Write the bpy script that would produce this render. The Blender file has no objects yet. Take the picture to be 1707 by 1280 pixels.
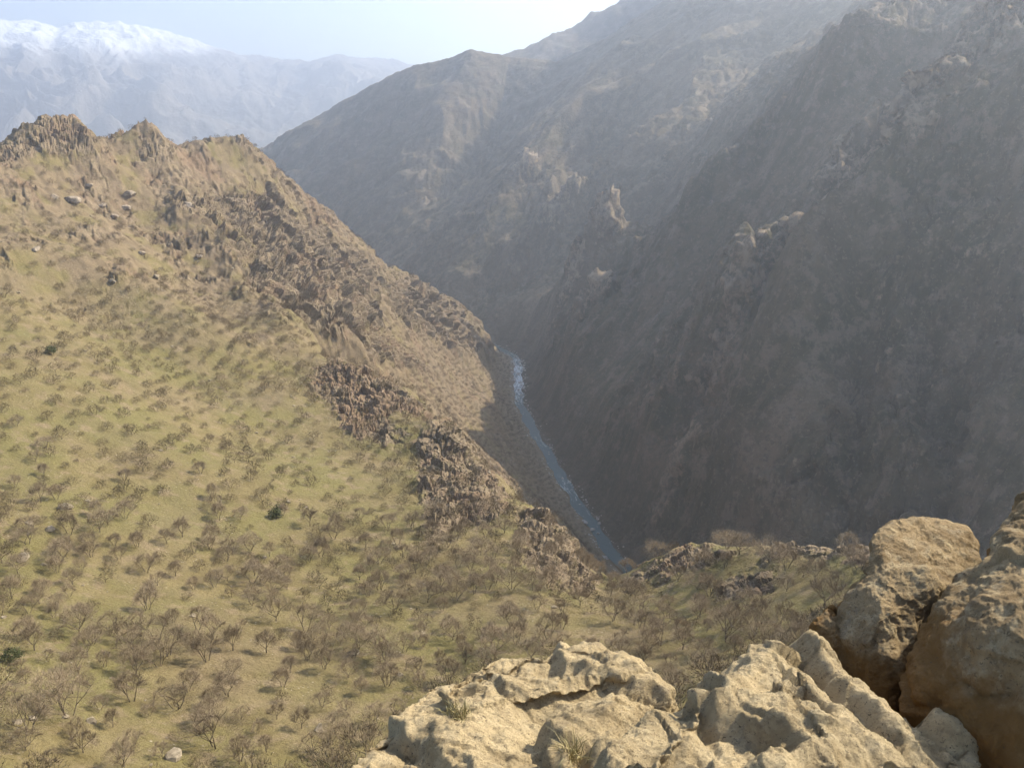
import bpy, bmesh, math, random, time
import numpy as np
from mathutils import Vector, Matrix
T0 = time.time()
Q = 1.0            # mesh density factor
random.seed(7)
RS = np.random.RandomState(11)
scene = bpy.context.scene
COL = scene.collection

# ------------------------------------------------------------------ camera model (real camera, real distances)
F = 1400.0; CX, CY = 853.5, 640.0
PITCH = math.radians(18.6)
cp, sp = math.cos(PITCH), math.sin(PITCH)

def ray(px, py):
    """world direction of a viewing ray (camera at the origin, looking along +Y, pitched down)"""
    a = (px - CX) / F; b = (CY - py) / F
    return np.array([a, cp + sp * b, -sp + cp * b])

def P(px, py, R):
    """point at horizontal distance R along a viewing ray"""
    d = ray(px, py)
    k = R / math.hypot(d[0], d[1])
    return tuple(d * k)

def project(x, y, z):
    depth = y * cp - z * sp
    v = y * sp + z * cp
    depth = np.maximum(depth, 1e-3)
    return CX + F * x / depth, CY - F * v / depth, depth

# ------------------------------------------------------------------ vectorised noise
PERM = RS.permutation(256).astype(np.int64)
PERM = np.concatenate([PERM, PERM, PERM])
GR2 = np.stack([np.cos(np.arange(256) * 2 * np.pi / 256 * 7), np.sin(np.arange(256) * 2 * np.pi / 256 * 7)], 1)
_g = RS.normal(size=(256, 3)); GR3 = _g / np.linalg.norm(_g, axis=1, keepdims=True)
RND = RS.rand(256, 4)

def _fade(t): return t * t * t * (t * (t * 6 - 15) + 10)

def perlin2(x, y):
    xi = np.floor(x).astype(np.int64); yi = np.floor(y).astype(np.int64)
    xf = x - xi; yf = y - yi; xi &= 255; yi &= 255
    u = _fade(xf); v = _fade(yf)
    def g(ix, iy, fx, fy):
        h = PERM[PERM[ix & 255] + (iy & 255)]
        return GR2[h, 0] * fx + GR2[h, 1] * fy
    a = g(xi, yi, xf, yf); b = g(xi + 1, yi, xf - 1, yf)
    c = g(xi, yi + 1, xf, yf - 1); d = g(xi + 1, yi + 1, xf - 1, yf - 1)
    return ((a + u * (b - a)) * (1 - v) + (c + u * (d - c)) * v) * 1.5

def perlin3(p):
    i = np.floor(p).astype(np.int64); f = p - i; i &= 255
    u = _fade(f)
    def g(dx, dy, dz):
        h = PERM[PERM[PERM[(i[:, 0] + dx) & 255] + ((i[:, 1] + dy) & 255)] + ((i[:, 2] + dz) & 255)]
        G = GR3[h]
        return G[:, 0] * (f[:, 0] - dx) + G[:, 1] * (f[:, 1] - dy) + G[:, 2] * (f[:, 2] - dz)
    def lx(dy, dz):
        a = g(0, dy, dz); return a + u[:, 0] * (g(1, dy, dz) - a)
    def ly(dz):
        a = lx(0, dz); return a + u[:, 1] * (lx(1, dz) - a)
    a = ly(0)
    return (a + u[:, 2] * (ly(1) - a)) * 1.6

def fbm2(x, y, oct=4, gain=0.5, lac=2.03):
    t = 0; a = 1.0
    for k in range(oct):
        t = t + a * perlin2(x + 17.3 * k, y - 9.1 * k); x = x * lac; y = y * lac; a *= gain
    return t

def ridged2(x, y, oct=4, gain=0.5, lac=2.07):
    t = 0; a = 1.0; w = 1.0
    for k in range(oct):
        n = 1 - np.abs(perlin2(x + 31.7 * k, y + 5.3 * k)); n = n * n * w
        t = t + a * n; w = np.clip(n * 1.6, 0, 1); x = x * lac; y = y * lac; a *= gain
    return t

def blocks2(x, y, jit=0.9):
    """broken blocks: every Worley cell has its own height and tilted top; returns (height, F1, F2)"""
    xi = np.floor(x).astype(np.int64); yi = np.floor(y).astype(np.int64)
    f1 = np.full(x.shape, 9.0); f2 = np.full(x.shape, 9.0); hh = np.zeros(x.shape)
    for dx in (-1, 0, 1):
        for dy in (-1, 0, 1):
            cx = xi + dx; cy = yi + dy
            r = RND[PERM[PERM[cx & 255] + (cy & 255)]]
            r2 = RND[PERM[PERM[(cx + 57) & 255] + ((cy + 91) & 255)]]
            qx = x - (cx + 0.5 + (r[..., 0] - .5) * jit); qy = y - (cy + 0.5 + (r[..., 1] - .5) * jit)
            d = qx * qx + qy * qy
            h = (r[..., 2] - .5) * 1.2 + (r[..., 3] - .5) * 2.2 * qx + (r2[..., 0] - .5) * 2.2 * qy
            near = d < f1
            f2 = np.where(near, f1, np.minimum(f2, d)); hh = np.where(near, h, hh); f1 = np.where(near, d, f1)
    return hh, np.sqrt(f1), np.sqrt(f2)

def blocks3(p, jit=0.9):
    """the same in space: Worley cells with random tilted faces"""
    i = np.floor(p).astype(np.int64); f1 = np.full(len(p), 9.0); f2 = f1.copy(); hh = np.zeros(len(p))
    for dx in (-1, 0, 1):
        for dy in (-1, 0, 1):
            for dz in (-1, 0, 1):
                c = i + (dx, dy, dz); k = PERM[PERM[PERM[c[:, 0] & 255] + (c[:, 1] & 255)] + (c[:, 2] & 255)]
                r = RND[k]; t = GR3[(k + 77) & 255]; q = p - c - .5 - (r[:, :3] - .5) * jit
                d = (q * q).sum(1); h = (r[:, 3] - .5) * 1.3 + 1.1 * (q * t).sum(1); n = d < f1
                f2 = np.where(n, f1, np.minimum(f2, d)); hh = np.where(n, h, hh); f1 = np.where(n, d, f1)
    return hh, np.sqrt(f1), np.sqrt(f2)

def sstep(a, b, x):
    t = np.clip((x - a) / (b - a), 0, 1); return t * t * (3 - 2 * t)

def chaikin(pts, n=3):
    p = np.array(pts, float)
    for _ in range(n):
        q = np.empty((2 * len(p) - 2, p.shape[1]))
        q[0::2] = p[:-1] * .75 + p[1:] * .25; q[1::2] = p[:-1] * .25 + p[1:] * .75
        p = np.vstack([p[:1], q, p[-1:]])
    return p

def poly_dist(x, y, line):
    """distance to a polyline, arc length and z of the foot, side (+ = right of travel)"""
    best = np.full(x.shape, 1e18); s_at = np.zeros(x.shape); z_at = np.zeros(x.shape); side = np.zeros(x.shape)
    s0 = 0.0
    for a, b in zip(line[:-1], line[1:]):
        dx, dy = b[0] - a[0], b[1] - a[1]; L2 = dx * dx + dy * dy
        if L2 < 1e-9: continue
        t = np.clip(((x - a[0]) * dx + (y - a[1]) * dy) / L2, 0, 1)
        qx = x - a[0] - t * dx; qy = y - a[1] - t * dy
        d = qx * qx + qy * qy; m = d < best
        best = np.where(m, d, best); L = math.sqrt(L2)
        s_at = np.where(m, s0 + t * L, s_at); z_at = np.where(m, a[2] + t * (b[2] - a[2]), z_at)
        side = np.where(m, -(dx * qy - dy * qx), side); s0 += L
    return np.sqrt(best), s_at, z_at, side

# ------------------------------------------------------------------ the gorge: river, crests, hillside
ZR = -400.0
def RV(px, py):
    d = ray(px, py); k = ZR / d[2]; return (d[0] * k, d[1] * k, ZR)
river_pts = [(330, -500, ZR), (300, -150, ZR), (262, 150, ZR), (200, 400, ZR), (140, 570, ZR), RV(1035, 945), RV(985, 870), RV(938, 800), RV(900, 735),
             RV(868, 680), RV(862, 640), RV(866, 610), RV(856, 590), (-62, 1440, ZR), (-200, 1590, ZR), (-330, 1800, ZR),
             (-480, 2050, ZR), (-800, 2300, ZR), (-1200, 2600, ZR), (-1700, 3000, ZR), (-2400, 3600, ZR)]
RIVER = chaikin(river_pts, 2)

main_crest = [(980, -700, 470), (1030, 0, 470), (1060, 600, 468), (1060, 1000, 455), (1050, 1400, 425), (1030, 1850, 385), (1050, 2250, 700), (1030, 2600, 950), (1000, 2900, 1080), (900, 3500, 1100)]  # unseen crest, heights shaped for shade; far end raised to block the sun
spur_crest = [(1050, 2250, 600), P(1250, -60, 2280), P(1112, 0, 2330), P(1060, 30, 2360), P(1015, 62, 2400), P(930, 104, 2450), P(850, 96, 2500), P(818, 90, 2495), P(785, 83, 2490), P(750, 98, 2510),
              P(700, 108, 2550), P(650, 127, 2600), P(560, 174, 2750), P(500, 213, 2880), P(455, 250, 3000), P(380, 300, 3250), (-1600, 3300, -300)]
back_crest = [P(700, 150, 3300), P(800, 110, 3300), P(860, 84, 3300), P(910, 62, 3320), P(960, 35, 3350), P(1000, 16, 3380), P(1030, 2, 3400), P(1110, -60, 3450), P(1300, -160, 3500), (1900, 3400, 900)]
MAIN = chaikin(main_crest, 2); SPUR = np.array(spur_crest); BACK = np.array(back_crest)

cols = {
 -160: [(1280, 105), (1100, 148), (950, 198), (850, 236), (750, 280), (650, 330), (550, 388), (470, 440), (400, 490), (330, 550), (270, 600)],
 0: [(1280, 105), (1100, 150), (950, 200), (850, 240), (750, 285), (650, 335), (550, 395), (470, 450), (430, 478), (385, 515), (330, 560), (290, 600), (262, 625), (246, 640)],
 100: [(1280, 105), (1100, 150), (950, 201), (850, 243), (750, 290), (650, 342), (550, 405), (470, 463), (440, 485), (390, 530), (330, 585), (270, 625), (230, 642), (201, 650)],
 200: [(1280, 105), (1100, 150), (950, 203), (850, 247), (750, 295), (650, 350), (550, 415), (480, 470), (455, 490), (400, 550), (330, 620), (280, 665), (241, 690)],
 300: [(1280, 105), (1100, 150), (950, 205), (850, 251), (750, 301), (650, 361), (550, 435), (500, 480), (450, 540), (400, 595), (330, 665), (280, 700), (250, 720)],
 400: [(1280, 105), (1100, 150), (950, 207), (850, 255), (750, 308), (650, 372), (580, 428), (520, 490), (460, 560), (400, 635), (330, 705), (280, 740), (227, 765)],
 520: [(1280, 103), (1100, 150), (950, 210), (850, 260), (750, 318), (680, 370), (620, 424), (560, 490), (500, 580), (430, 690), (380, 780), (332, 860)],
 600: [(1280, 100), (1100, 148), (950, 210), (850, 262), (760, 318), (700, 360), (650, 395), (608, 425), (585, 560), (540, 650), (480, 770), (430, 870), (400, 950)],
 650: [(445, 1020), (640, 420 - 12)],
 700: [(1280, 98), (1100, 146), (950, 208), (850, 262), (760, 320), (700, 358), (662, 388), (625, 760), (580, 860), (530, 970), (472, 1080)],
 780: [(1250, 105), (1100, 145), (950, 205), (850, 258), (780, 302), (722, 340), (690, 850), (640, 960), (580, 1120), (522, 1210)],
 840: [(1200, 115), (1100, 143), (950, 200), (880, 243), (830, 280), (800, 305), (760, 800), (700, 930), (650, 1080), (600, 1290)],
 820: [(563, 1310)],
 900: [(1180, 118), (1100, 142), (1000, 180), (930, 218), (880, 250), (852, 272), (832, 745)],
 960: [(1150, 125), (1050, 160), (980, 198), (930, 230), (903, 253), (885, 660)],
 1010: [(1120, 134), (1050, 160), (1000, 192), (978, 212)],
 1060: [(1110, 135), (1050, 160), (1000, 185), (945, 215)],
 1140: [(1080, 143), (1030, 165), (970, 190), (908, 220)],
 1250: [(1100, 128), (1030, 152), (980, 172), (910, 203)],
 1350: [(1100, 118), (1020, 148), (960, 170), (914, 190)],
 1420: [(1060, 125), (1000, 148), (960, 160), (922, 175)],
 1500: [(1080, 118), (1010, 140), (960, 156), (932, 168)],
 1600: [(1100, 110), (1020, 132), (960, 150)],
}
ctrl = []
for px, lst in cols.items():
    for py, R in lst: ctrl.append(P(px, py, R))
crest_px = [(-160, 262, 600), (0, 246, 640), (100, 201, 650), (200, 241, 690), (300, 250, 720), (400, 227, 765), (440, 262, 795), (520, 332, 860), (600, 400, 950), (650, 445, 1020), (700, 472, 1080), (780, 522, 1210), (820, 563, 1310)]
for px, py, R in crest_px:                           # the ground falls away behind the skyline
    for dR, dz in ((70, -45), (220, -150), (420, -260)):
        x, y, z = P(px, py, R); k = (R + dR) / R
        ctrl.append((x * k, y * k, max(z + dz, ZR + 8)))
for px, py, R in [(60, 214, 640), (165, 233, 655), (135, 203, 652), (225, 243, 693), (258, 224, 702), (290, 254, 712), (335, 231, 742), (430, 250, 785), (470, 292, 820), (560, 365, 905), (740, 497, 1150)]:
    ctrl.append(P(px, py, R))
for px, py, R in [(600, 608, 425), (650, 630, 405), (700, 662, 388), (740, 690, 365), (780, 722, 340), (820, 765, 318), (850, 830, 290), (900, 852, 272), (960, 903, 253), (1010, 978, 212), (1060, 945, 215), (1140, 908, 220), (1250, 910, 203), (1350, 914, 190), (1420, 922, 175), (1500, 932, 168), (1600, 960, 150)]:
    x, y, z = P(px, py, R)                            # rim of the bowl: steep drop towards the river
    for dR, f in ((45, .24), (110, .5)):
        k = (R + dR) / R
        ctrl.append((x * k + dR * .12, y * k, z + (ZR - z) * f))
ctrl += [(110, 120, -190), (150, 60, -200), (180, 160, -290), (-900, 300, 40), (-900, 700, -60), (-700, 0, -40), (-300, -200, -120), (0, -100, -120), (-1100, 1300, -330), (-700, 1200, -330)]
rr = RIVER; ss = np.r_[0, np.cumsum(np.hypot(np.diff(rr[:, 0]), np.diff(rr[:, 1])))]
for s in np.arange(0, ss[-1], 70.0):
    ctrl.append((np.interp(s, ss, rr[:, 0]), np.interp(s, ss, rr[:, 1]), ZR))
ctrl = np.array(ctrl) / 100.0
# drop duplicates
_, keep = np.unique(np.round(ctrl[:, :2], 2), axis=0, return_index=True); ctrl = ctrl[keep]
def tps_k(r2): return np.where(r2 > 1e-12, r2 * np.log(np.maximum(r2, 1e-12)), 0) * 0.5
def tps_fit(c, lam):
    n = len(c); r2 = (c[:, None, 0] - c[None, :, 0]) ** 2 + (c[:, None, 1] - c[None, :, 1]) ** 2
    A = np.zeros((n + 3, n + 3)); A[:n, :n] = tps_k(r2) + lam * np.eye(n); A[:n, n] = 1; A[:n, n + 1:] = c[:, :2]; A[n, :n] = 1; A[n + 1:, :n] = c[:, :2].T
    return np.linalg.solve(A, np.r_[c[:, 2], 0, 0, 0])
TW = tps_fit(ctrl, 0.004)
def z_left(x, y):
    x = x / 100; y = y / 100; n = len(ctrl); out = TW[n] + TW[n + 1] * x + TW[n + 2] * y
    for k in range(n):
        out = out + TW[k] * tps_k((x - ctrl[k, 0]) ** 2 + (y - ctrl[k, 1]) ** 2)
    return out * 100

def z_right(x, y, dr, s):
    """canyon side between the river and the crests, cut by gullies along the fall line"""
    dm, _, zm, _ = poly_dist(x, y, MAIN); dsp, _, zs, _ = poly_dist(x, y, SPUR)
    w1 = 1 / (dm + 20) ** 3; w2 = 1 / (dsp + 20) ** 3
    zc = (w1 * zm + w2 * zs) / (w1 + w2); dc = np.minimum(dm, dsp)
    u = dr / (dr + dc + 1e-6)
    z = ZR + (zc - ZR) * (u + .05 * np.sin(np.pi * np.clip(u * 1.25, 0, 1)) * sstep(2100, 1500, y))
    env = np.clip(4 * u * (1 - u), 0, 1) ** 0.6 * (1 - .62 * sstep(1250, 1900, y))
    wob = fbm2(x / 260, y / 260, 3) * .35
    q = s / 330 + 0.55 * u + wob
    g = 1 - 2 * np.abs(perlin2(q + 3.3, u * 1.3)); z = z + env * 78 * g
    q2 = s / 125 + 1.2 * u + wob * 1.5
    g2 = 1 - 2.2 * np.abs(perlin2(q2 * 1.0 + 11.7, u * 3.0)); z = z + env * 50 * g2
    q3 = s / 52 + u * 3 + wob * 2.5
    g3 = ridged2(q3, u * 8 + wob, 4, .55) - .95; z = z + env * 13 * g3
    z = z + env * 7 * (ridged2(x / 75 + wob, y / 75, 4, .55) - .9)
    _, _, _, sp_side = poly_dist(x, y, SPUR)                # behind the skyline spur the ground drops away
    z = np.where((sp_side > 0) & (x < 1050), np.minimum(z, zs - .42 * dsp), z)
    db, _, zb, _ = poly_dist(x, y, BACK)
    zb = zb - .55 * db + 20 * fbm2(x / 150, y / 150, 3)
    return np.maximum(z, zb), u, q3
# ------------------------------------------------------------------ materials (procedural)
class NT:
    """small helper for building node trees"""
    def __init__(s, name):
        s.m = bpy.data.materials.new(name); s.m.use_nodes = True; s.t = s.m.node_tree; s.t.nodes.clear()
        s.out = s.n('ShaderNodeOutputMaterial'); s.b = s.n('ShaderNodeBsdfPrincipled'); s.l(s.b.outputs[0], s.out.inputs[0])
        s.b.inputs['Roughness'].default_value = .95; s.b.inputs['Specular IOR Level'].default_value = .15
        s.co = s.n('ShaderNodeNewGeometry').outputs['Position']
    def n(s, ty, **kw):
        x = s.t.nodes.new(ty)
        for k, v in kw.items(): setattr(x, k, v)
        return x
    def l(s, a, b): s.t.links.new(a, b)
    def noise(s, scale, detail=4, rough=.55, dist=0, co=None):
        x = s.n('ShaderNodeTexNoise'); x.inputs['Scale'].default_value = scale; x.inputs['Detail'].default_value = detail
        x.inputs['Roughness'].default_value = rough; x.inputs['Distortion'].default_value = dist; s.l(co or s.co, x.inputs['Vector']); return x.outputs['Fac']
    def voro(s, scale, feat='F1', co=None, out='Distance'):
        x = s.n('ShaderNodeTexVoronoi'); x.feature = feat; x.inputs['Scale'].default_value = scale; s.l(co or s.co, x.inputs['Vector']); return x.outputs[out]
    def ramp(s, v, a, b):
        x = s.n('ShaderNodeMapRange'); x.interpolation_type = 'SMOOTHSTEP'; s.l(v, x.inputs[0]); x.inputs[1].default_value = a; x.inputs[2].default_value = b; return x.outputs[0]
    def mix(s, f, a, b):
        x = s.n('ShaderNodeMix', data_type='RGBA')
        for v, i in ((f, 0), (a, 6), (b, 7)):
            if hasattr(v, 'is_linked'): s.l(v, x.inputs[i])
            elif i == 0: x.inputs[0].default_value = v
            else: x.inputs[i].default_value = (*v, 1)
        return x.outputs[2]
    def math(s, op, a, b=0.0):
        x = s.n('ShaderNodeMath', operation=op)
        for v, i in ((a, 0), (b, 1)):
            if hasattr(v, 'is_linked'): s.l(v, x.inputs[i])
            else: x.inputs[i].default_value = v
        return x.outputs[0]
    def attr(s, n): return s.n('ShaderNodeAttribute', attribute_name=n).outputs['Fac']
    def scaled(s, v, co=None):
        x = s.n('ShaderNodeMapping'); x.inputs['Scale'].default_value = v; s.l(co or s.co, x.inputs['Vector']); return x.outputs[0]
    def bump(s, h, dist, strength=1.0, prev=None):
        x = s.n('ShaderNodeBump'); x.inputs['Distance'].default_value = dist; x.inputs['Strength'].default_value = strength; s.l(h, x.inputs['Height'])
        if prev: s.l(prev, x.inputs['Normal'])
        s.l(x.outputs[0], s.b.inputs['Normal']); return x.outputs[0]
    def color(s, c): s.l(c, s.b.inputs['Base Color']); return s

def mat_hillside():
    s = NT('hillside_grass_and_rock')
    big = s.ramp(s.noise(.03, 5, .65), .42, .60); mid = s.ramp(s.noise(.11, 4, .6), .35, .66); fine = s.noise(.9, 5, .7); tuft = s.ramp(s.noise(1.3, 5, .8), .50, .64)
    grass = s.mix(mid, (.155, .120, .048), (.21, .165, .076)); grass = s.mix(big, grass, (.165, .140, .052))
    dry = s.mix(mid, (.155, .112, .066), (.21, .155, .09)); dry = s.mix(s.ramp(s.noise(.05, 3), .5, .62), dry, (.175, .138, .058))
    g = s.mix(s.attr('green'), dry, grass)
    g = s.mix(s.math('MULTIPLY', s.ramp(s.noise(.16, 6, .7), .52, .64), .85), g, (.225, .168, .098))          # bare earth
    g = s.mix(s.math('MULTIPLY', tuft, .55), g, (.085, .066, .03))                                           # tufts
    st = s.voro(.8); stones = s.math('MULTIPLY', s.math('LESS_THAN', st, .17), s.ramp(s.noise(.09, 4, .7), .5, .62))
    g = s.mix(s.math('MULTIPLY', stones, .75), g, (.36, .30, .22))
    rk = s.mix(s.ramp(s.noise(.12, 5, .65), .35, .65), (.145, .104, .064), (.245, .185, .115)); rk = s.mix(s.ramp(s.noise(.035, 3), .5, .65), rk, (.20, .135, .082))
    rk = s.mix(s.ramp(s.noise(.8, 5, .7), .52, .68), rk, (.095, .068, .042)); rk = s.mix(s.math('MULTIPLY', s.ramp(s.noise(.3, 4, .7), .52, .64), .7), rk, (.125, .10, .045))
    f = s.ramp(s.math('ADD', s.attr('rock'), s.math('MULTIPLY', s.math('SUBTRACT', s.noise(.35, 4, .7), .5), 1.1)), .35, .62)
    c = s.mix(f, g, rk); c = s.mix(s.math('MULTIPLY', s.attr('bank'), .6), c, (.24, .19, .12))
    s.color(c)
    b = s.bump(fine, 1.6, .7); s.bump(s.noise(3.2, 4, .75), .5, .6, b)
    return s.m

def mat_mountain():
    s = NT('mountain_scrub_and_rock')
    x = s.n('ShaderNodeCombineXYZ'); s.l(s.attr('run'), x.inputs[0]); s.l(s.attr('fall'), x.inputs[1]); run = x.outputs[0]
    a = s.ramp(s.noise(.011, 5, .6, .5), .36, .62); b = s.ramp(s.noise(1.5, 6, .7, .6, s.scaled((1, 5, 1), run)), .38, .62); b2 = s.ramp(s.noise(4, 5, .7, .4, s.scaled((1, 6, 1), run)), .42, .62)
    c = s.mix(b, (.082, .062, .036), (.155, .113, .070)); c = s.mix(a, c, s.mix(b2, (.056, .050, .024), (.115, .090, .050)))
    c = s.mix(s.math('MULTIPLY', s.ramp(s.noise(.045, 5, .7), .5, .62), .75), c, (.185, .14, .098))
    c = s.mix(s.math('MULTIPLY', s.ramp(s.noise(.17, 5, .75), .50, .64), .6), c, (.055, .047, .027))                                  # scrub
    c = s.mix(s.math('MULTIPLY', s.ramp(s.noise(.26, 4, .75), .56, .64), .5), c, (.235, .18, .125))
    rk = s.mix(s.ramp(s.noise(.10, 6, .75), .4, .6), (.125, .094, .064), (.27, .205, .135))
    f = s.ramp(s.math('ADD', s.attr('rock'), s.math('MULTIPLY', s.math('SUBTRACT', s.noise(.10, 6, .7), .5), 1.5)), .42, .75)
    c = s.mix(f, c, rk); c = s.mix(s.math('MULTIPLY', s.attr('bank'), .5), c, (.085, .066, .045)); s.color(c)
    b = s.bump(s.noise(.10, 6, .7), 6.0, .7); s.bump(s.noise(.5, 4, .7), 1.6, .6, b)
    return s.m

def mat_rock(tone=(.56, .435, .25), dark=(.35, .265, .145), stain=(.33, .19, .07), amount=.5):
    s = NT('foreground_limestone')
    a = s.ramp(s.noise(3.0, 6, .65, .4), .35, .65); c = s.mix(a, dark, tone)
    c = s.mix(s.math('MULTIPLY', s.ramp(s.noise(9, 5, .7), .5, .62), .55), c, (.55, .44, .265))
    c = s.mix(s.math('MULTIPLY', s.ramp(s.noise(26, 5, .8), .53, .65), .5), c, (.22, .165, .10)); c = s.mix(s.math('MULTIPLY', s.ramp(s.noise(5.5, 6, .8), .56, .66), .5), c, (.26, .215, .15)); c = s.mix(s.math('MULTIPLY', s.ramp(s.noise(60, 3, .8), .58, .66), .7), c, (.10, .078, .05))
    f = s.ramp(s.math('ADD', s.attr('stain'), s.math('MULTIPLY', s.math('SUBTRACT', s.noise(4, 5, .65), .5), 1.2)), .45, .8)
    c = s.mix(s.math('MULTIPLY', f, amount), c, stain)
    c = s.mix(s.math('MULTIPLY', s.ramp(s.voro(38), .16, .05), s.ramp(s.noise(6, 3), .5, .6)), c, (.11, .085, .06))   # pits and lichen
    s.color(c)
    b = s.bump(s.noise(12, 9, .78), .055, .9); b = s.bump(s.noise(70, 5, .8), .014, .9, b); s.bump(s.voro(24, 'DISTANCE_TO_EDGE'), .006, .35, b)
    return s.m

def mat_flat(name, c0, c1, scale, rough=.9):
    s = NT(name); s.color(s.mix(s.ramp(s.noise(scale, 4, .65), .38, .62), c0, c1)); s.b.inputs['Roughness'].default_value = rough; return s.m

def mat_water():
    s = NT('river_water'); s.b.inputs['Specular IOR Level'].default_value = .3
    x = s.n('ShaderNodeCombineXYZ'); s.l(s.attr('flow'), x.inputs[0]); s.l(s.attr('across'), x.inputs[1]); co = s.scaled((.05, .33, 1), x.outputs[0])
    n = s.noise(1.0, 6, .7, .7, co); n2 = s.noise(2.7, 4, .7, .3, co)
    foam = s.math('MULTIPLY', s.ramp(s.math('ADD', s.math('MULTIPLY', n, .65), s.math('ADD', s.math('MULTIPLY', n2, .35), s.math('MULTIPLY', s.attr('rapid'), .22))), .68, .80), 1.0)
    c = s.mix(s.noise(.03, 3), (.014, .046, .048), (.03, .072, .073)); c = s.mix(foam, c, (.62, .66, .66)); s.color(c)
    r = s.n('ShaderNodeMapRange'); s.l(foam, r.inputs[0]); r.inputs[3].default_value = .3; r.inputs[4].default_value = .8; s.l(r.outputs[0], s.b.inputs['Roughness'])
    s.bump(n2, .5, .5)
    return s.m

def mat_far():
    s = NT('far_mountain_snow'); sep = s.n('ShaderNodeSeparateXYZ'); s.l(s.co, sep.inputs[0])
    c = s.mix(s.ramp(s.noise(.0022, 6, .7), .38, .62), (.13, .115, .10), (.25, .21, .165)); c = s.mix(s.math('MULTIPLY', s.ramp(s.noise(.011, 5, .75), .48, .62), .7), c, (.10, .095, .07))
    h = s.math('ADD', sep.outputs['Z'], s.math('MULTIPLY', s.math('SUBTRACT', s.noise(.0035, 8, .75),   .5), 620.0)); h = s.math('ADD', h, s.math('MULTIPLY', sep.outputs['X'], -.05))
    c = s.mix(s.ramp(h, 470, 760), c, (.80, .81, .82)); s.color(c); s.bump(s.noise(.006, 6, .7), 80, .7); return s.m
# ------------------------------------------------------------------ terrain grid (polar: fine near, coarse far)
NA, NR = int(1330 * Q), int(1560 * Q)
pxs = np.linspace(-330, 1990, NA)
AZ = np.arctan((pxs - CX) / F / (cp + sp * -.02))
r0, r1 = 70.0, 3750.0
RR = np.exp(np.linspace(math.log(r0), math.log(r1), NR))
GA, GRD = np.meshgrid(AZ, RR, indexing='ij')
X = GRD * np.sin(GA); Y = GRD * np.cos(GA)

def coarse(fn, step):
    """evaluate a smooth function on every step-th grid line and interpolate"""
    ia = np.unique(np.r_[np.arange(0, NA, step), NA - 1]); ir = np.unique(np.r_[np.arange(0, NR, step), NR - 1])
    c = fn(X[np.ix_(ia, ir)], Y[np.ix_(ia, ir)])
    t = np.arange(NA); k = np.clip(np.searchsorted(ia, t, 'right') - 1, 0, len(ia) - 2); f = ((t - ia[k]) / (ia[k + 1] - ia[k]))[:, None]
    c = c[k] * (1 - f) + c[k + 1] * f
    t = np.arange(NR); k = np.clip(np.searchsorted(ir, t, 'right') - 1, 0, len(ir) - 2); f = ((t - ir[k]) / (ir[k + 1] - ir[k]))[None]
    return c[:, k] * (1 - f) + c[:, k + 1] * f

DR, SRV, _, SIDE = poly_dist(X, Y, RIVER)
RIGHT = SIDE > 0
ZL = coarse(z_left, 4)
# rolling folds of the grass slope: (line, half width m, height m)
for pl, hw, hgt in [([(-100, 425, 480), (0, 430, 480), (100, 442, 488), (200, 466, 480), (280, 505, 470), (340, 550, 440)], 20, 6), ([(120, 480, 455), (220, 540, 420), (330, 620, 382), (450, 720, 335)], 30, -6), ([(430, 450, 570), (480, 520, 500), (510, 580, 450)], 22, 7), ([(0, 640, 345), (150, 700, 315), (300, 800, 280)], 26, 4), ([(0, 880, 226), (120, 870, 235), (260, 900, 225)], 14, 3), ([(200, 330, 620), (300, 420, 560), (380, 520, 480)], 26, -7), ([(250, 265, 695), (300, 330, 665), (340, 400, 600)], 28, 9)]:
    d, _, _, _ = poly_dist(X, Y, np.array([P(*q) for q in pl])); ZL = ZL + hgt * np.exp(-(d / hw) ** 2)
ZRt, U, RUN = z_right(X, Y, DR, SRV)

# --- rock masks on the left side, from outlines laid on the base surface
def poly_sd(px, py, poly):
    """signed distance to a polygon (inside positive)"""
    poly = np.array(poly, float); d = np.full(px.shape, 1e18); inside = np.zeros(px.shape, bool)
    n = len(poly); j = n - 1
    for i in range(n):
        a, b = poly[j], poly[i]; e = b - a; L2 = e @ e
        t = np.clip(((px - a[0]) * e[0] + (py - a[1]) * e[1]) / L2, 0, 1)
        d = np.minimum(d, (px - a[0] - t * e[0]) ** 2 + (py - a[1] - t * e[1]) ** 2)
        c = ((b[1] > py) != (a[1] > py)) & (px < (a[0] - b[0]) * (py - b[1]) / (a[1] - b[1] + 1e-12) + b[0])
        inside ^= c; j = i
    return np.sqrt(d) * np.where(inside, 1, -1)

BPX, BPY, _ = project(X, Y, ZL)
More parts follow.
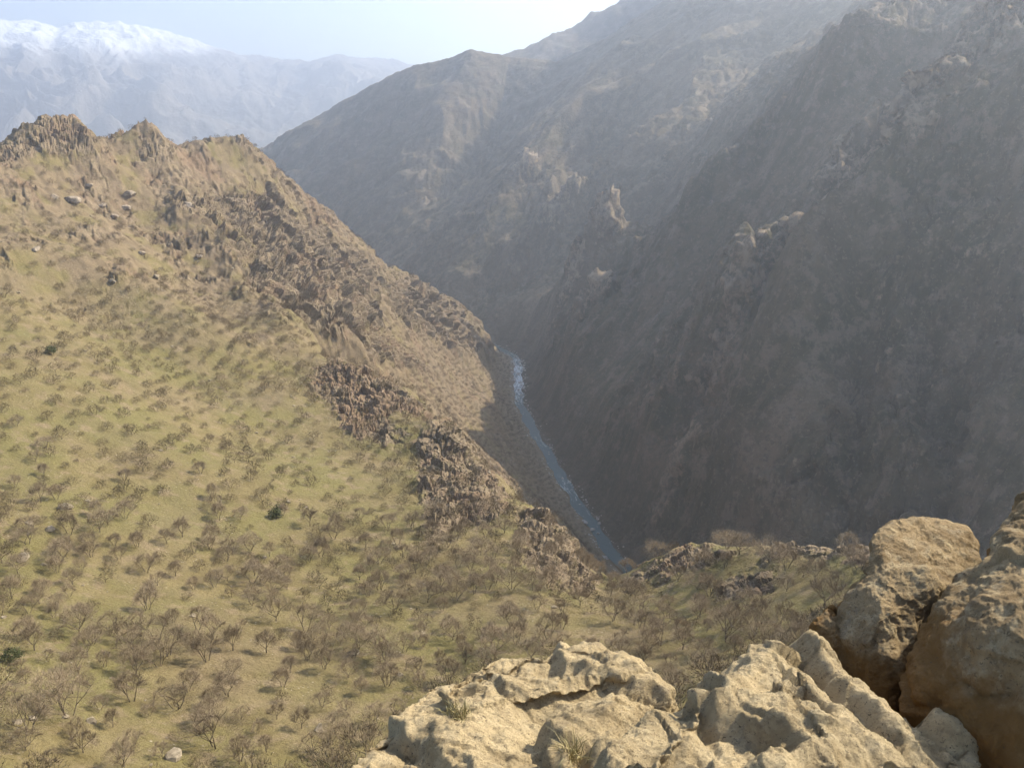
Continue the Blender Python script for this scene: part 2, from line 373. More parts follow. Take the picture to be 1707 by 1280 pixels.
# name, outline, near, far, block size (m), height gain (m), label
CRAGS = [
 ('rock_outcrop', [(-125, 290), (-60, 255), (0, 232), (60, 200), (128, 188), (170, 232), (160, 250), (110, 270), (60, 262), (20, 285), (-60, 315)], 540, 720, 15, 4.5, 'jagged pinkish rock peak on the far left of the skyline'),
 ('rock_outcrop', [(218, 250), (258, 214), (296, 254), (284, 272), (240, 270)], 640, 760, 10, 3, 'small pointed rock horn between two higher tops on the left ridge'),
 ('rock_outcrop', [(392, 222), (420, 232), (445, 258), (478, 292), (520, 326), (560, 360), (602, 400), (585, 412), (540, 378), (490, 345), (450, 300), (418, 262), (385, 240)], 700, 1000, 14, 5, 'narrow rocky crest running down from the third top of the left ridge'),
 ('rock_outcrop', [(290, 335), (330, 318), (372, 318), (410, 300), (455, 305), (500, 345), (550, 382), (600, 412), (640, 445), (628, 500), (645, 552), (610, 572), (540, 555), (470, 550), (420, 515), (392, 470), (405, 430), (370, 400), (325, 375)], 520, 1080, 30, 12, 'broad broken brown cliff face in the middle of the left spur'),
 ('rock_outcrop', [(650, 447), (700, 465), (760, 498), (800, 535), (832, 572), (815, 592), (760, 590), (700, 565), (655, 545), (632, 520)], 800, 1420, 32, 13, 'steep cliff at the far end of the left spur above the river bend'),
 ('rock_outcrop', [(590, 565), (622, 545), (655, 565), (700, 592), (722, 622), (695, 632), (640, 612), (600, 600)], 560, 1000, 20, 8, 'low rock band on the flank below the spur cliffs'),
 ('rock_outcrop', [(505, 655), (512, 612), (570, 590), (640, 618), (702, 652), (715, 690), (660, 700), (700, 725), (640, 748), (585, 735), (560, 700), (530, 668)], 320, 480, 9, 4.5, 'dark fronted rocky knoll on the rim above the grassy bowl'),
 ('rock_outcrop', [(705, 680), (745, 682), (795, 728), (835, 785), (855, 828), (850, 862), (805, 884), (740, 912), (702, 895), (684, 850), (702, 790), (690, 735)], 215, 420, 10, 5.0, 'large rubbly reddish brown crag halfway down the bowl rim'),
 ('rock_outcrop', [(852, 850), (905, 842), (962, 894), (1008, 968), (990, 998), (940, 994), (892, 965), (868, 915)], 170, 320, 7.5, 4.0, 'lowest crag of the rim, beside the river at the gap'),
 ('rock_outcrop', [(1015, 985), (1050, 940), (1100, 912), (1140, 893), (1200, 908), (1240, 915), (1225, 940), (1180, 948), (1110, 962), (1060, 988)], 160, 250, 6, 2.6, 'left half of the low rocky ridge beyond the cracked boulder'),
 ('rock_outcrop', [(1250, 912), (1290, 895), (1330, 900), (1420, 905), (1540, 915), (1540, 975), (1440, 975), (1390, 946), (1310, 932), (1262, 935)], 140, 230, 6, 2.6, 'right half of the low rocky ridge just left of the cracked boulder'),
 ('rock_outcrop', [(1185, 975), (1230, 955), (1285, 962), (1290, 990), (1240, 1005), (1195, 1000)], 130, 210, 4.5, 1.8, 'dark patch of broken rock on the grass below the low ridge'),
]
CID = np.full(X.shape, -1, int); ROCK = np.zeros(X.shape); DH = np.zeros(X.shape)
wx = fbm2(X / 22, Y / 22, 3); wy = fbm2(X / 22 + 50, Y / 22 - 30, 3)
for ci, (nm, poly, ra, rb, bs, amp, lab) in enumerate(CRAGS):
    pa = np.array(poly); sel = (BPX > pa[:, 0].min() - 60) & (BPX < pa[:, 0].max() + 60) & (BPY > pa[:, 1].min() - 60) & (BPY < pa[:, 1].max() + 80) & (GRD > ra) & (GRD < rb) & ~RIGHT
    if not sel.any(): continue
    x, y, R = X[sel], Y[sel], GRD[sel]
    sd = poly_sd(BPX[sel], BPY[sel], poly) * R / F + (wx[sel] * .35 + .25 * fbm2(x / 6, y / 6, 2)) * bs
    sd = np.minimum(sd, np.minimum(R - ra, rb - R) * .5)
    m = sstep(-.5 * bs, .9 * bs, sd)
    b3 = np.stack([x, y, ZL[sel] * .8], 1) + np.stack([wx[sel], wy[sel], wx[sel] - wy[sel]], 1) * bs * .22
    h1, a1, b1 = blocks3(b3 / bs); h2, a2, b2 = blocks3(b3 / (bs * .45) + 7.3); h3, a3, b3_ = blocks3(b3 / (bs * .2) + 3.1); h4, _, _ = blocks3(b3 / (bs * .09) + 21.7)
    crack = -.40 * np.exp(-((b1 - a1) / .10) ** 2) - .20 * np.exp(-((b2 - a2) / .1) ** 2) - .08 * np.exp(-((b3_ - a3) / .12) ** 2)
    dh = m * amp * (.8 if bs < 12 else 1) * (.30 + .60 * h1 + .34 * h2 + .18 * h3 + .08 * h4 + .8 * crack + .35 * wx[sel])
    old = DH[sel]; take = m > ROCK[sel]
    DH[sel] = np.where(take, dh, old); ROCK[sel] = np.maximum(ROCK[sel], m)
    c = CID[sel]; c[take & (m > .45)] = ci; CID[sel] = c

gr = np.gradient(ZL, axis=1) / np.gradient(GRD, axis=1); ga_ = np.gradient(ZL, axis=0) / (np.gradient(AZ)[:, None] * GRD)
gx = gr * np.sin(GA) + ga_ * np.cos(GA); gy = gr * np.cos(GA) - ga_ * np.sin(GA); nl = 1 / np.sqrt(1 + gx * gx + gy * gy)
OX, OY = -gx * nl * DH * ~RIGHT, -gy * nl * DH * ~RIGHT; DH = DH * nl
# --- gentle relief of the grass slope, rougher on the spur
spur = sstep(330, 620, GRD)
ZL = ZL + 2.2 * fbm2(X / 55, Y / 55, 3) * (.6 + .6 * spur) + .32 * fbm2(X / 6.5, Y / 6.5, 3) * (1 + 2.5 * spur)
scree = sstep(.05, .6, fbm2(X / 45 + 9, Y / 45 + 4, 4) + .75 * spur - .28) * (1 - ROCK) * ~RIGHT
hb, _, _ = blocks2(X / 3.2 + wx, Y / 3.2 + wy); hb2, _, _ = blocks2(X / 8 + wx, Y / 8 + wy); hb3, _, _ = blocks2(X / 21 + wx, Y / 21 + wy)
ZL = ZL + DH + scree * (spur * (.8 * hb + 1.9 * hb2 + 3.0 * hb3) + .12 * hb)
# --- the big mountainside: rock ribs
ribs = sstep(.05, .5, fbm2(X / 130 + 3, Y / 130, 4) + .15)
RPX, RPY, _ = project(X, Y, ZRt)
# outcrops that stand out on the mountainside: (px, py, radius m, height m)
KNOBS = [(1240, 555, 36, 62), (1206, 640, 26, 30), (1005, 465, 36, 52), (985, 510, 26, 26), (930, 305, 50, 52), (870, 300, 34, 30), (1330, 435, 36, 34), (1500, 330, 36, 24), (1650, 80, 60, 40), (1590, 130, 36, 24), (1110, 800, 20, 14), (950, 520, 30, 14), (1400, 260, 36, 18), (1560, 220, 36, 18)]
def hit(px, py, Zg, lo=120):
    """first point of a surface along a viewing ray"""
    d = ray(px, py); a = math.atan2(d[0], d[1]); ia = int(np.clip(np.searchsorted(AZ, a), 0, NA - 1))
    el = d[2] / math.hypot(d[0], d[1]); k0 = np.searchsorted(RR, lo)
    kk = np.nonzero(Zg[ia, k0:] / RR[k0:] >= el)[0]
    if len(kk) == 0: return None
    k = k0 + kk[0]; return X[ia, k], Y[ia, k], Zg[ia, k], ia, k
KN = np.zeros(X.shape)
ZBASE = np.where(RIGHT, ZRt, -999)
# (outline of the feature's floor or crest, half width m, height m)
FEAT = [([(1310, 500), (1240, 600), (1170, 695), (1080, 810), (1010, 905)], 38, -46), ([(1225, 480), (1180, 600), (1110, 700), (1040, 800)], 50, 48), ([(1020, 455), (965, 505), (900, 545)], 40, 44), ([(1707, 285), (1520, 395), (1380, 500), (1300, 620)], 60, 58),
        ([(1440, 560), (1430, 720), (1420, 900)], 32, -38), ([(1560, 520), (1590, 700), (1620, 880)], 36, -36), ([(1500, 520), (1510, 700), (1500, 880)], 38, 34), ([(1110, 20), (960, 180), (830, 340), (700, 440)], 75, 20), ([(1290, 30), (1160, 200), (1060, 350)], 65, -22), ([(1400, 180), (1290, 290), (1150, 420)], 60, 52),
        ([(1600, 60), (1450, 230), (1340, 360)], 55, -46), ([(1707, 420), (1560, 500)], 45, -34), ([(990, 250), (900, 380), (800, 500)], 60, -44), ([(1330, 640), (1230, 760), (1130, 900)], 36, 34), ([(850, 130), (800, 210), (740, 290)], 60, -40)]
for pl, hw, hgt in FEAT:
    pts = [hit(a, b, ZBASE, 350) for a, b in pl]; pts = np.array([q[:3] for q in pts if q is not None])
    if len(pts) < 2: continue
    d, _, _, _ = poly_dist(X, Y, pts); d = d + 10 * wx
    ZRt = ZRt + 1.75 * hgt * np.exp(-np.abs(d / hw) ** 1.15) * sstep(12, 110, DR) * sstep(.97, .66, U)
for px, py, rad, hgt in KNOBS:
    q = hit(px, py, ZBASE, 350)
    if q is None: continue
    d2 = ((X - q[0]) ** 2 + (Y - q[1]) ** 2) / rad ** 2; sel = d2 < 6
    bump = np.exp(-d2[sel] * 1.3); KN[sel] = np.maximum(KN[sel], bump); ZRt[sel] += hgt * bump * np.where(RIGHT[sel], 1, 0)
bl2, _, _ = blocks2(X / 9 + wx, Y / 9 + wy); bl3, _, _ = blocks2(X / 4 + wx, Y / 4 + wy)
rm = np.clip(ribs * .75 + KN * 1.5 + .12, 0, 1.7) * sstep(14, 60, DR)
slope_ = ZRt / GRD; vis = RIGHT & (slope_ > np.maximum.accumulate(np.where(RIGHT, slope_, -9), axis=1) - .02)
b3 = np.stack([X[vis], Y[vis], ZRt[vis]], 1) + np.stack([wx[vis], wy[vis], wx[vis] - wy[vis]], 1) * 7
k1, e1, f1_ = blocks3(b3 / 30); k2, e2, f2_ = blocks3(b3 / 12 + 5.1)
db_ = np.zeros(X.shape); rm = rm * (1 - .7 * sstep(1500, 2300, GRD)); db_[vis] = rm[vis] * (5.5 * k1 + 3.2 * k2 - 2.0 * np.exp(-((f1_ - e1) / .12) ** 2)); kk = np.zeros(X.shape); kk[vis] = k1 + .5 * k2
gr = np.gradient(ZRt, axis=1) / np.gradient(GRD, axis=1); ga_ = np.gradient(ZRt, axis=0) / (np.gradient(AZ)[:, None] * GRD)
gx = np.clip(gr * np.sin(GA) + ga_ * np.cos(GA), -1.5, 1.5); gy = np.clip(gr * np.cos(GA) - ga_ * np.sin(GA), -1.5, 1.5); nl = 1 / np.sqrt(1 + gx * gx + gy * gy)
OX = np.where(RIGHT, -gx * nl * db_, OX); OY = np.where(RIGHT, -gy * nl * db_, OY)
ZRt = ZRt + db_ * nl + rm * (1.3 * bl2 + .7 * bl3) + sstep(14, 60, DR) * 2.0 * fbm2(X / 22, Y / 22, 3)
ROCKR = np.clip(.30 * ribs * sstep(-.1, .6, kk) + .15 * sstep(.2, .8, kk) + KN * .8, 0, 1)
near = sstep(60, 8, DR)
Z = np.where(RIGHT, ZRt, ZL)
bank = ZR - .6 + np.maximum(DR - 8, 0) * .34 + .8 * bl3
Z = Z * (1 - near) + bank * near
Z = np.where(DR < 5, np.minimum(Z, ZR - 2.0), Z)
print('terrain arrays', round(time.time() - T0, 1))

LOGR = math.log(r1 / r0) / (NR - 1)
def ground(x, y):
    """height of the finished surface and grid indices at x, y (arrays)"""
    a = np.arctan2(x, y); R = np.hypot(x, y)
    ta = np.interp(a, AZ, np.arange(NA)); tr = np.clip(np.log(R / r0) / LOGR, 0, NR - 1.001)
    ia = np.clip(ta.astype(int), 0, NA - 2); ir = tr.astype(int); fa = ta - ia; fr = tr - ir
    z = (Z[ia, ir] * (1 - fa) + Z[ia + 1, ir] * fa) * (1 - fr) + (Z[ia, ir + 1] * (1 - fa) + Z[ia + 1, ir + 1] * fa) * fr
    return z, ia, ir
HORIZ = np.maximum.accumulate(Z / GRD, axis=1)      # highest sight slope up to each cell

def tag(o, label=None, cat=None, group=None, kind=None):
    if label: o['label'] = label
    if cat: o['category'] = cat
    if group: o['group'] = group
    if kind: o['kind'] = kind
    return o

def mesh_np(name, V, FC, mat=None, parent=None, smooth=False, attrs=None):
    """mesh object from numpy vertices and an (n,3) or (n,4) face array"""
    me = bpy.data.meshes.new(name); V = np.asarray(V, np.float32); FC = np.asarray(FC, np.int32); k = FC.shape[1]
    me.vertices.add(len(V)); me.vertices.foreach_set('co', V.ravel())
    me.loops.add(FC.size); me.loops.foreach_set('vertex_index', FC.ravel())
    me.polygons.add(len(FC)); me.polygons.foreach_set('loop_start', np.arange(0, FC.size, k, dtype=np.int32)); me.polygons.foreach_set('loop_total', np.full(len(FC), k, np.int32))
    me.polygons.foreach_set('use_smooth', np.full(len(FC), smooth, bool))
    for an, av in (attrs or {}).items():
        at = me.attributes.new(an, 'FLOAT', 'POINT'); at.data.foreach_set('value', np.asarray(av, np.float32))
    me.update(calc_edges=True); me.validate()
    o = bpy.data.objects.new(name, me); COL.objects.link(o)
    if mat: me.materials.append(mat)
    if parent: o.parent = parent
    return o

IDX = np.arange(NA * NR).reshape(NA, NR)
QUADS = np.stack([IDX[:-1, :-1], IDX[1:, :-1], IDX[1:, 1:], IDX[:-1, 1:]], -1).reshape(-1, 4)
VV = np.stack([X + OX, Y + OY, Z], -1).reshape(-1, 3)
GREEN = np.clip(1 - .95 * sstep(300, 560, GRD) - .4 * sstep(.4, -.3, fbm2(X / 70 + 7, Y / 70, 3)) * sstep(-40, 30, X) + .5 * fbm2(X / 38, Y / 38, 4), 0, 1)
ALLATT = {'rock': np.where(RIGHT, ROCKR, np.maximum(ROCK, .75 * scree * spur)).ravel(), 'green': GREEN.ravel(), 'bank': near.ravel(), 'run': (RUN % 256).ravel(), 'fall': U.ravel()}
def sub_mesh(name, fmask, mat, smooth):
    fc = QUADS[fmask]
    used = np.zeros(NA * NR, bool); used[fc.ravel()] = True
    remap = np.cumsum(used) - 1
    return mesh_np(name, VV[used], remap[fc], mat, None, smooth, {k: v[used] for k, v in ALLATT.items()})
# ------------------------------------------------------------------ link the ground
M_HILL = mat_hillside(); M_MTN = mat_mountain()
fc_c = CID[:-1, :-1].ravel(); fc_right = RIGHT[:-1, :-1].ravel()
o = sub_mesh('hillside', (~fc_right) & (fc_c < 0), M_HILL, True); tag(o, 'sunlit grassy hillside sloping down to the gorge', kind='structure')
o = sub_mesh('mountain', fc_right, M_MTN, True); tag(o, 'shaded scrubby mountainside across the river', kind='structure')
for ci, c in enumerate(CRAGS):
    mk = (~fc_right) & (fc_c == ci)
    if mk.any():
        o = sub_mesh(c[0], mk, M_HILL, False); tag(o, c[6], 'rock outcrop', 'rock outcrops of the left hillside')

# ledge under the camera and cliff down to the slope
na, nr = 360, 110
az = np.linspace(-math.pi, math.pi, na); rl_ = np.exp(np.linspace(math.log(.3), math.log(71.5), nr)); a2, r2 = np.meshgrid(az, rl_, indexing='ij')
x2, y2 = r2 * np.sin(a2), r2 * np.cos(a2)
zl70 = z_left(71.5 * np.sin(az), 71.5 * np.cos(az)); inn = np.abs(az) < .71; zl70[inn] = ground(71.5 * np.sin(az[inn]), 71.5 * np.cos(az[inn]))[0]; zl70 -= .6
w = sstep(-.09, .2, a2) * sstep(2.6, 1.2, a2); rl = 1.5 + 2.5 * w; zl = -2.5 - .9 * w
t = np.clip((r2 - rl) / (71.5 - rl), 0, 1); z2 = zl + (zl70[:, None] - zl) * (1 - (1 - t) ** 3) + .12 * fbm2(x2 * 1.3, y2 * 1.3, 3) * sstep(.5, 3, r2)
i2 = np.arange(na * nr).reshape(na, nr)
M_ROCK = mat_rock(amount=.25); M_ROCK_STAINED = mat_rock(tone=(.42, .31, .17), dark=(.25, .175, .09), stain=(.23, .125, .04), amount=.95)
o = mesh_np('rock_ledge', np.stack([x2, y2, z2], -1).reshape(-1, 3), np.stack([i2[:-1, :-1], i2[1:, :-1], i2[1:, 1:], i2[:-1, 1:]], -1).reshape(-1, 4), M_HILL, None, True, {'rock': np.ones(na * nr), 'green': np.zeros(na * nr), 'bank': np.zeros(na * nr)})
tag(o, kind='structure')
g = 12600.0
o = mesh_np('ground', [(-g, 3000, -432), (g, 3000, -432), (g, g, -432), (-g, g, -432)], [(0, 1, 2, 3)], mat_flat('valley_floor', (.14, .12, .08), (.21, .18, .11), .01)); tag(o, kind='structure')

# ------------------------------------------------------------------ river
ri = chaikin(river_pts, 4)[:, :2]; seg = np.r_[0, np.cumsum(np.hypot(*np.diff(ri, axis=0).T))]
sN = np.arange(0, seg[-1], 3.0); rx = np.interp(sN, seg, ri[:, 0]); ry = np.interp(sN, seg, ri[:, 1])
tx, ty = np.gradient(rx), np.gradient(ry); tl = np.hypot(tx, ty); nx, ny = -ty / tl, tx / tl
ws = np.linspace(-13, 13, 15) * .47; wob_ = 1 + .45 * fbm2(sN / 38, sN * 0, 3)[:, None]; sh = 3.2 * fbm2(sN / 45 + 50, sN * 0, 2)[:, None]; wv = np.stack([rx[:, None] + nx[:, None] * (ws * wob_ + sh), ry[:, None] + ny[:, None] * (ws * wob_ + sh), np.full((len(sN), 15), ZR)], -1)
fl = np.repeat(sN, 15); ac = np.tile(ws, len(sN))
rapid = .35 + .9 * np.exp(-((ry - 1220) / 150) ** 2) + .5 * np.exp(-((ry - 830) / 50) ** 2) + .4 * np.exp(-((ry - 960) / 30) ** 2) - .5 * np.exp(-((ry - 1045) / 45) ** 2)
wv[..., 2] += (.28 * fbm2(wv[..., 0] / 4, wv[..., 1] / 4, 2)) * rapid[:, None]
i3 = np.arange(len(sN) * 15).reshape(-1, 15)
o = mesh_np('river', wv.reshape(-1, 3), np.stack([i3[:-1, :-1], i3[1:, :-1], i3[1:, 1:], i3[:-1, 1:]], -1).reshape(-1, 4), mat_water(), None, True, {'flow': fl, 'across': ac, 'rapid': np.repeat(rapid, 15)})
tag(o, 'blue green river with white rapids at the bottom of the gorge', kind='structure')

# ------------------------------------------------------------------ far snowy range
na, nr = 700, 420
fpx = np.linspace(-420, 900, na); faz = np.arctan((fpx - CX) / F / (cp + sp * .4)); fr = np.linspace(6000, 11800, nr); a4, r4 = np.meshgrid(faz, fr, indexing='ij')
x4, y4 = r4 * np.sin(a4), r4 * np.cos(a4); RC = 9400
cy = np.interp(fpx, [-420, -200, -60, 0, 60, 100, 170, 215, 250, 300, 350, 430, 470, 510, 560, 640, 690, 760, 900], [60, 25, 40, 30, 34, 45, 38, 44, 42, 55, 72, 96, 101, 104, 93, 101, 112, 135, 200])
crest_z = np.array([P(px, py, RC)[2] for px, py in zip(fpx, cy)])[:, None]
tt = np.clip((r4 - 6100) / (RC - 6100), 0, 1); back = np.clip((r4 - RC) / 2400, 0, 1)
base = -430 + (crest_z + 430) * (tt ** 1.2 * .9 + .1 * tt) * (1 - back ** 1.3)
env = np.clip(tt * 3, 0, 1) * (1 - .90 * np.exp(-((r4 - RC) / 900) ** 2)) * sstep(11600, 10000, r4)
wq = fbm2(x4 / 1500, y4 / 1500, 3) * .6
rg = ridged2(x4 / 2300 + wq, y4 / 2600 - wq, 6, .55) - .95
z4 = base + env * 260 * rg + env * 85 * (ridged2(x4 / 900 - wq, y4 / 900 + wq, 4) - .9) + 22 * fbm2(x4 / 160, y4 / 160, 3) * np.clip(tt * 3, 0, 1)
i4 = np.arange(na * nr).reshape(na, nr)
o = mesh_np('far_mountains', np.stack([x4, y4, z4], -1).reshape(-1, 3), np.stack([i4[:-1, :-1], i4[1:, :-1], i4[1:, 1:], i4[:-1, 1:]], -1).reshape(-1, 4), mat_far(), None, True)
tag(o, 'distant snow capped mountain range', kind='structure')

# ------------------------------------------------------------------ foreground rocks
def PD(px, py, d): return ray(px, py) * d
def worley3(p):
    i = np.floor(p).astype(np.int64); f1 = np.full(len(p), 9.0); f2 = f1.copy()
    for dx in (-1, 0, 1):
        for dy in (-1, 0, 1):
            for dz in (-1, 0, 1):
                c = i + (dx, dy, dz); r = RND[PERM[PERM[PERM[c[:, 0] & 255] + (c[:, 1] & 255)] + (c[:, 2] & 255)]]
                d = ((p - c - .5 - (r[:, :3] - .5) * .9) ** 2).sum(1); n = d < f1
                f2 = np.where(n, f1, np.minimum(f2, d)); f1 = np.where(n, d, f1)
    return np.sqrt(f1), np.sqrt(f2)
def fbm3(p, oct=4, gain=.5):
    t = 0; a = 1.0
    for k in range(oct): t = t + a * perlin3(p + 13.7 * k); p = p * 2.03; a *= gain
    return t
def normals(V, T):
    n = np.cross(V[T[:, 1]] - V[T[:, 0]], V[T[:, 2]] - V[T[:, 0]]); N = np.zeros_like(V)
    for k in range(3):
        for c in range(3): N[:, c] += np.bincount(T[:, k], n[:, c], len(V))
    return N / np.maximum(np.linalg.norm(N, axis=1, keepdims=True), 1e-9)
def make_rock(name, pieces, voxel, smooth, disp, mat, stain_fn, keep=82):
    bm = bmesh.new()
    for pts in pieces:
        vs = [bm.verts.new(p) for p in pts]; r = bmesh.ops.convex_hull(bm, input=vs)
        junk = [e for e in set(r['geom_interior']) | set(r['geom_unused']) if isinstance(e, bmesh.types.BMVert)]
        bmesh.ops.delete(bm, geom=junk, context='VERTS')
    me = bpy.data.meshes.new(name); bm.to_mesh(me); bm.free(); tmp = bpy.data.objects.new(name, me); COL.objects.link(tmp)
    md = tmp.modifiers.new('remesh', 'REMESH'); md.mode = 'VOXEL'; md.voxel_size = voxel
    dg = bpy.context.evaluated_depsgraph_get(); ev = tmp.evaluated_get(dg); m2 = bpy.data.meshes.new_from_object(ev)
    bpy.data.objects.remove(tmp); m2.calc_loop_triangles()
    V = np.empty(len(m2.vertices) * 3); m2.vertices.foreach_get('co', V); V = V.reshape(-1, 3)
    T = np.empty(len(m2.loop_triangles) * 3, np.int32); m2.loop_triangles.foreach_get('vertices', T); T = T.reshape(-1, 3)
    E = np.empty(len(m2.edges) * 2, np.int32); m2.edges.foreach_get('vertices', E); E = E.reshape(-1, 2); bpy.data.meshes.remove(m2)
    if ((V - V.mean(0)) * normals(V, T)).sum() < 0: T = T[:, ::-1].copy()
    deg = np.bincount(E.ravel(), minlength=len(V))[:, None].clip(1)
    for _ in range(smooth):
        S = np.stack([np.bincount(E[:, 0], V[E[:, 1], c], len(V)) + np.bincount(E[:, 1], V[E[:, 0], c], len(V)) for c in range(3)], 1)
        V = V * .4 + .6 * S / deg
    N0 = normals(V, T)
    for _ in range(4):
        N0 = np.stack([np.bincount(E[:, 0], N0[E[:, 1], c], len(V)) + np.bincount(E[:, 1], N0[E[:, 0], c], len(V)) for c in range(3)], 1) + N0; N0 /= np.linalg.norm(N0, axis=1, keepdims=True)
    B0 = V.copy(); off = 0.0
    for fn in disp: off = off + fn(B0)
    V = B0 + N0 * (off - np.percentile(off, keep))[:, None]
    return mesh_np(name, V, T, mat, None, True, {'stain': stain_fn(V)})

def scoops(size, amp, seed=0.0, warp=.35):
    def f(V):
        p = V / size + seed; p = p + warp * np.stack([fbm3(p * 1.1 + 5, 2), fbm3(p * 1.1 + 25, 2), fbm3(p * 1.1 + 45, 2)], 1)
        a, b = worley3(p); return amp * (np.minimum(a, 1.1) ** 1.6 - .45)
    return f
def rough(size, amp, seed=0.0, oct=5, gain=.55): return lambda V: amp * fbm3(V / size + seed, oct, gain)
def ridges(size, amp, seed=0.0, warp=.5, sharp=1.0):
    def f(V):
        p = V / size + seed; p = p + warp * np.stack([fbm3(p * .8 + 5, 2), fbm3(p * .8 + 25, 2), fbm3(p * .8 + 45, 2)], 1)
        n = 1 - np.abs(perlin3(p)) * 1.6; n2 = 1 - np.abs(perlin3(p * 2.1 + 9)) * 1.6
        return amp * (n - .5 + .38 * (n2 - .5) * np.clip(n, .2, 1))
    return f
def facets(size, amp, seed=0.0, warp=.25):
    """angular hollows: lower envelope of tilted pyramids round scattered points (continuous, sharp crests between)"""
    def f(V):
        p = V / size + seed; p = p + warp * np.stack([fbm3(p * .9 + 5, 2), fbm3(p * .9 + 25, 2), fbm3(p * .9 + 45, 2)], 1)
        i = np.floor(p).astype(np.int64); m = np.full(len(p), 9.0)
        for dx in (-1, 0, 1):
            for dy in (-1, 0, 1):
                for dz in (-1, 0, 1):
                    c = i + (dx, dy, dz); k = PERM[PERM[PERM[c[:, 0] & 255] + (c[:, 1] & 255)] + (c[:, 2] & 255)]; r = RND[k]; t = GR3[(k + 77) & 255]; q = p - c - .5 - (r[:, :3] - .5) * .9
                    m = np.minimum(m, .55 * r[:, 3] + .75 * (q * t).sum(1) + 1.15 * np.abs(q @ FROT).max(1))
        return amp * (m - .35)
    return f
FROT = np.array(Matrix.Rotation(.7, 3, 'X') @ Matrix.Rotation(.5, 3, 'Y') @ Matrix.Rotation(.9, 3, 'Z'))
def saw(size, amp, axis, seed=0.0, warp=.55, edge=.16):
    """broken steps: a steep face towards -axis, then a long gentle back"""
    ax = np.array(axis, float) / np.linalg.norm(axis)
    def f(V):
        h = (V @ ax) / size + seed + warp * 1.5 * fbm3(V / (size * 1.9) + seed, 3) + .12 * fbm3(V / (size * .25) + seed, 2); k = np.floor(h); q = h - k
        m = np.clip(.55 + 1.1 * perlin3(V / (size * 1.1) + seed * 3 + k[:, None] * 5.3), 0, 1.3)
        return amp * m * (sstep(0, edge, q) * (1 - q) ** .8 * 1.25 - .35)
    return f
def ledges(size, amp, axis, seed=0.0):
    ax = np.array(axis) / np.linalg.norm(axis)
    def f(V):
        h = (V @ ax) / size + .8 * fbm3(V * 1.6 + seed, 3); q = h - np.floor(h); return amp * (sstep(0, .75, q) - sstep(.82, 1, q) - .3) * (.5 + .5 * np.clip(perlin3(V * 2.2 + seed) + .6, 0, 1.4))
    return f

# A: broad low rock at the bottom centre
A = [[PD(*q) for q in [(570, 1300, 3.15), (600, 1240, 3.4), (640, 1200, 3.6), (690, 1163, 3.8), (705, 1136, 3.95), (780, 1100, 4.2), (850, 1086, 4.35), (920, 1079, 4.4), (985, 1088, 4.4), (1040, 1098, 4.3), (1085, 1121, 4.15), (1120, 1148, 4.0),
     (1075, 1190, 3.7), (1020, 1230, 3.45), (970, 1300, 3.0), (900, 1450, 2.6), (600, 1450, 2.75)]] + [(-.75, 2.5, -4.4), (.75, 2.5, -4.4), (.85, 3.7, -4.4), (-.6, 3.5, -4.4), (.2, 3.9, -4.6)],
     [PD(*q) for q in [(720, 1150, 3.75), (800, 1105, 4.1), (900, 1080, 4.25), (1000, 1092, 4.2), (1060, 1120, 4.0), (980, 1130, 3.85), (860, 1150, 3.7), (760, 1190, 3.55)]] + [(.1, 3.4, -3.4), (.5, 3.4, -3.4)]]
o = make_rock('limestone_rock', A, .009, 2, [rough(.9, .04, 3.3, 2), facets(.55, .16, 2.2, .15), saw(.55, .11, (.75, .65, .1), 1.75, .4, .15), facets(.22, .05, 3.0, .2), saw(.2, .02, (.5, .85, .2), 2.9, .5, .2), facets(.10, .026, 6.5, .25), rough(.16, .018, 1.7, 7, .66)], M_ROCK, lambda V: np.full(len(V), .15))
tag(o, 'broad pale limestone rock with a scalloped flat top at the bottom edge', 'rock', 'foreground rocks')
# B: long ridged rock
B = [[PD(*q) for q in [(1120, 1150, 3.3), (1180, 1103, 3.5), (1250, 1070, 3.65), (1300, 1063, 3.65), (1335, 1098, 3.5), (1362, 1128, 3.42), (1420, 1140, 3.4), (1475, 1172, 3.3), (1540, 1195, 3.25), (1600, 1218, 3.15), (1635, 1262, 3.0), (1650, 1350, 2.65),
     (1040, 1222, 2.9), (960, 1300, 2.55), (900, 1450, 2.15), (1300, 1450, 2.05), (1620, 1450, 2.3), (1310, 1150, 3.0)]] + [(.3, 2.0, -3.6), (1.5, 1.9, -3.6), (1.6, 2.6, -3.6), (1.2, 3.3, -3.6), (.6, 3.1, -3.6)],
     [PD(*q) for q in [(1255, 1068, 3.55), (1302, 1068, 3.5), (1332, 1102, 3.4), (1330, 1130, 3.2), (1240, 1170, 3.0), (1120, 1225, 2.75), (1010, 1300, 2.45), (1050, 1330, 2.45), (1200, 1240, 2.75), (1380, 1150, 3.15)]] + [(.8, 2.7, -2.9), (1.1, 3.0, -2.9)],
     [PD(*q) for q in [(1330, 1125, 3.15), (1440, 1150, 3.25), (1480, 1180, 3.15), (1400, 1200, 2.95), (1330, 1230, 2.75), (1430, 1330, 2.35), (1560, 1300, 2.6)]] + [(1.1, 2.5, -2.6), (1.4, 2.6, -2.6)]]
o = make_rock('limestone_rock', B, .0085, 2, [rough(.9, .04, 9.3, 2), facets(.60, .16, 1.2, .15), saw(.60, .12, (1, .1, .1), 4.0, .45, .16), facets(.25, .06, 7.0, .2), saw(.28, .03, (.95, .3, .2), 8.9, .6, .2), facets(.11, .028, 4.5, .25), rough(.16, .018, 4.7, 7, .66)], M_ROCK, lambda V: np.full(len(V), .12), 88)
tag(o, 'long sunlit limestone rock with sharp ridges and shadowed hollows', 'rock', 'foreground rocks')
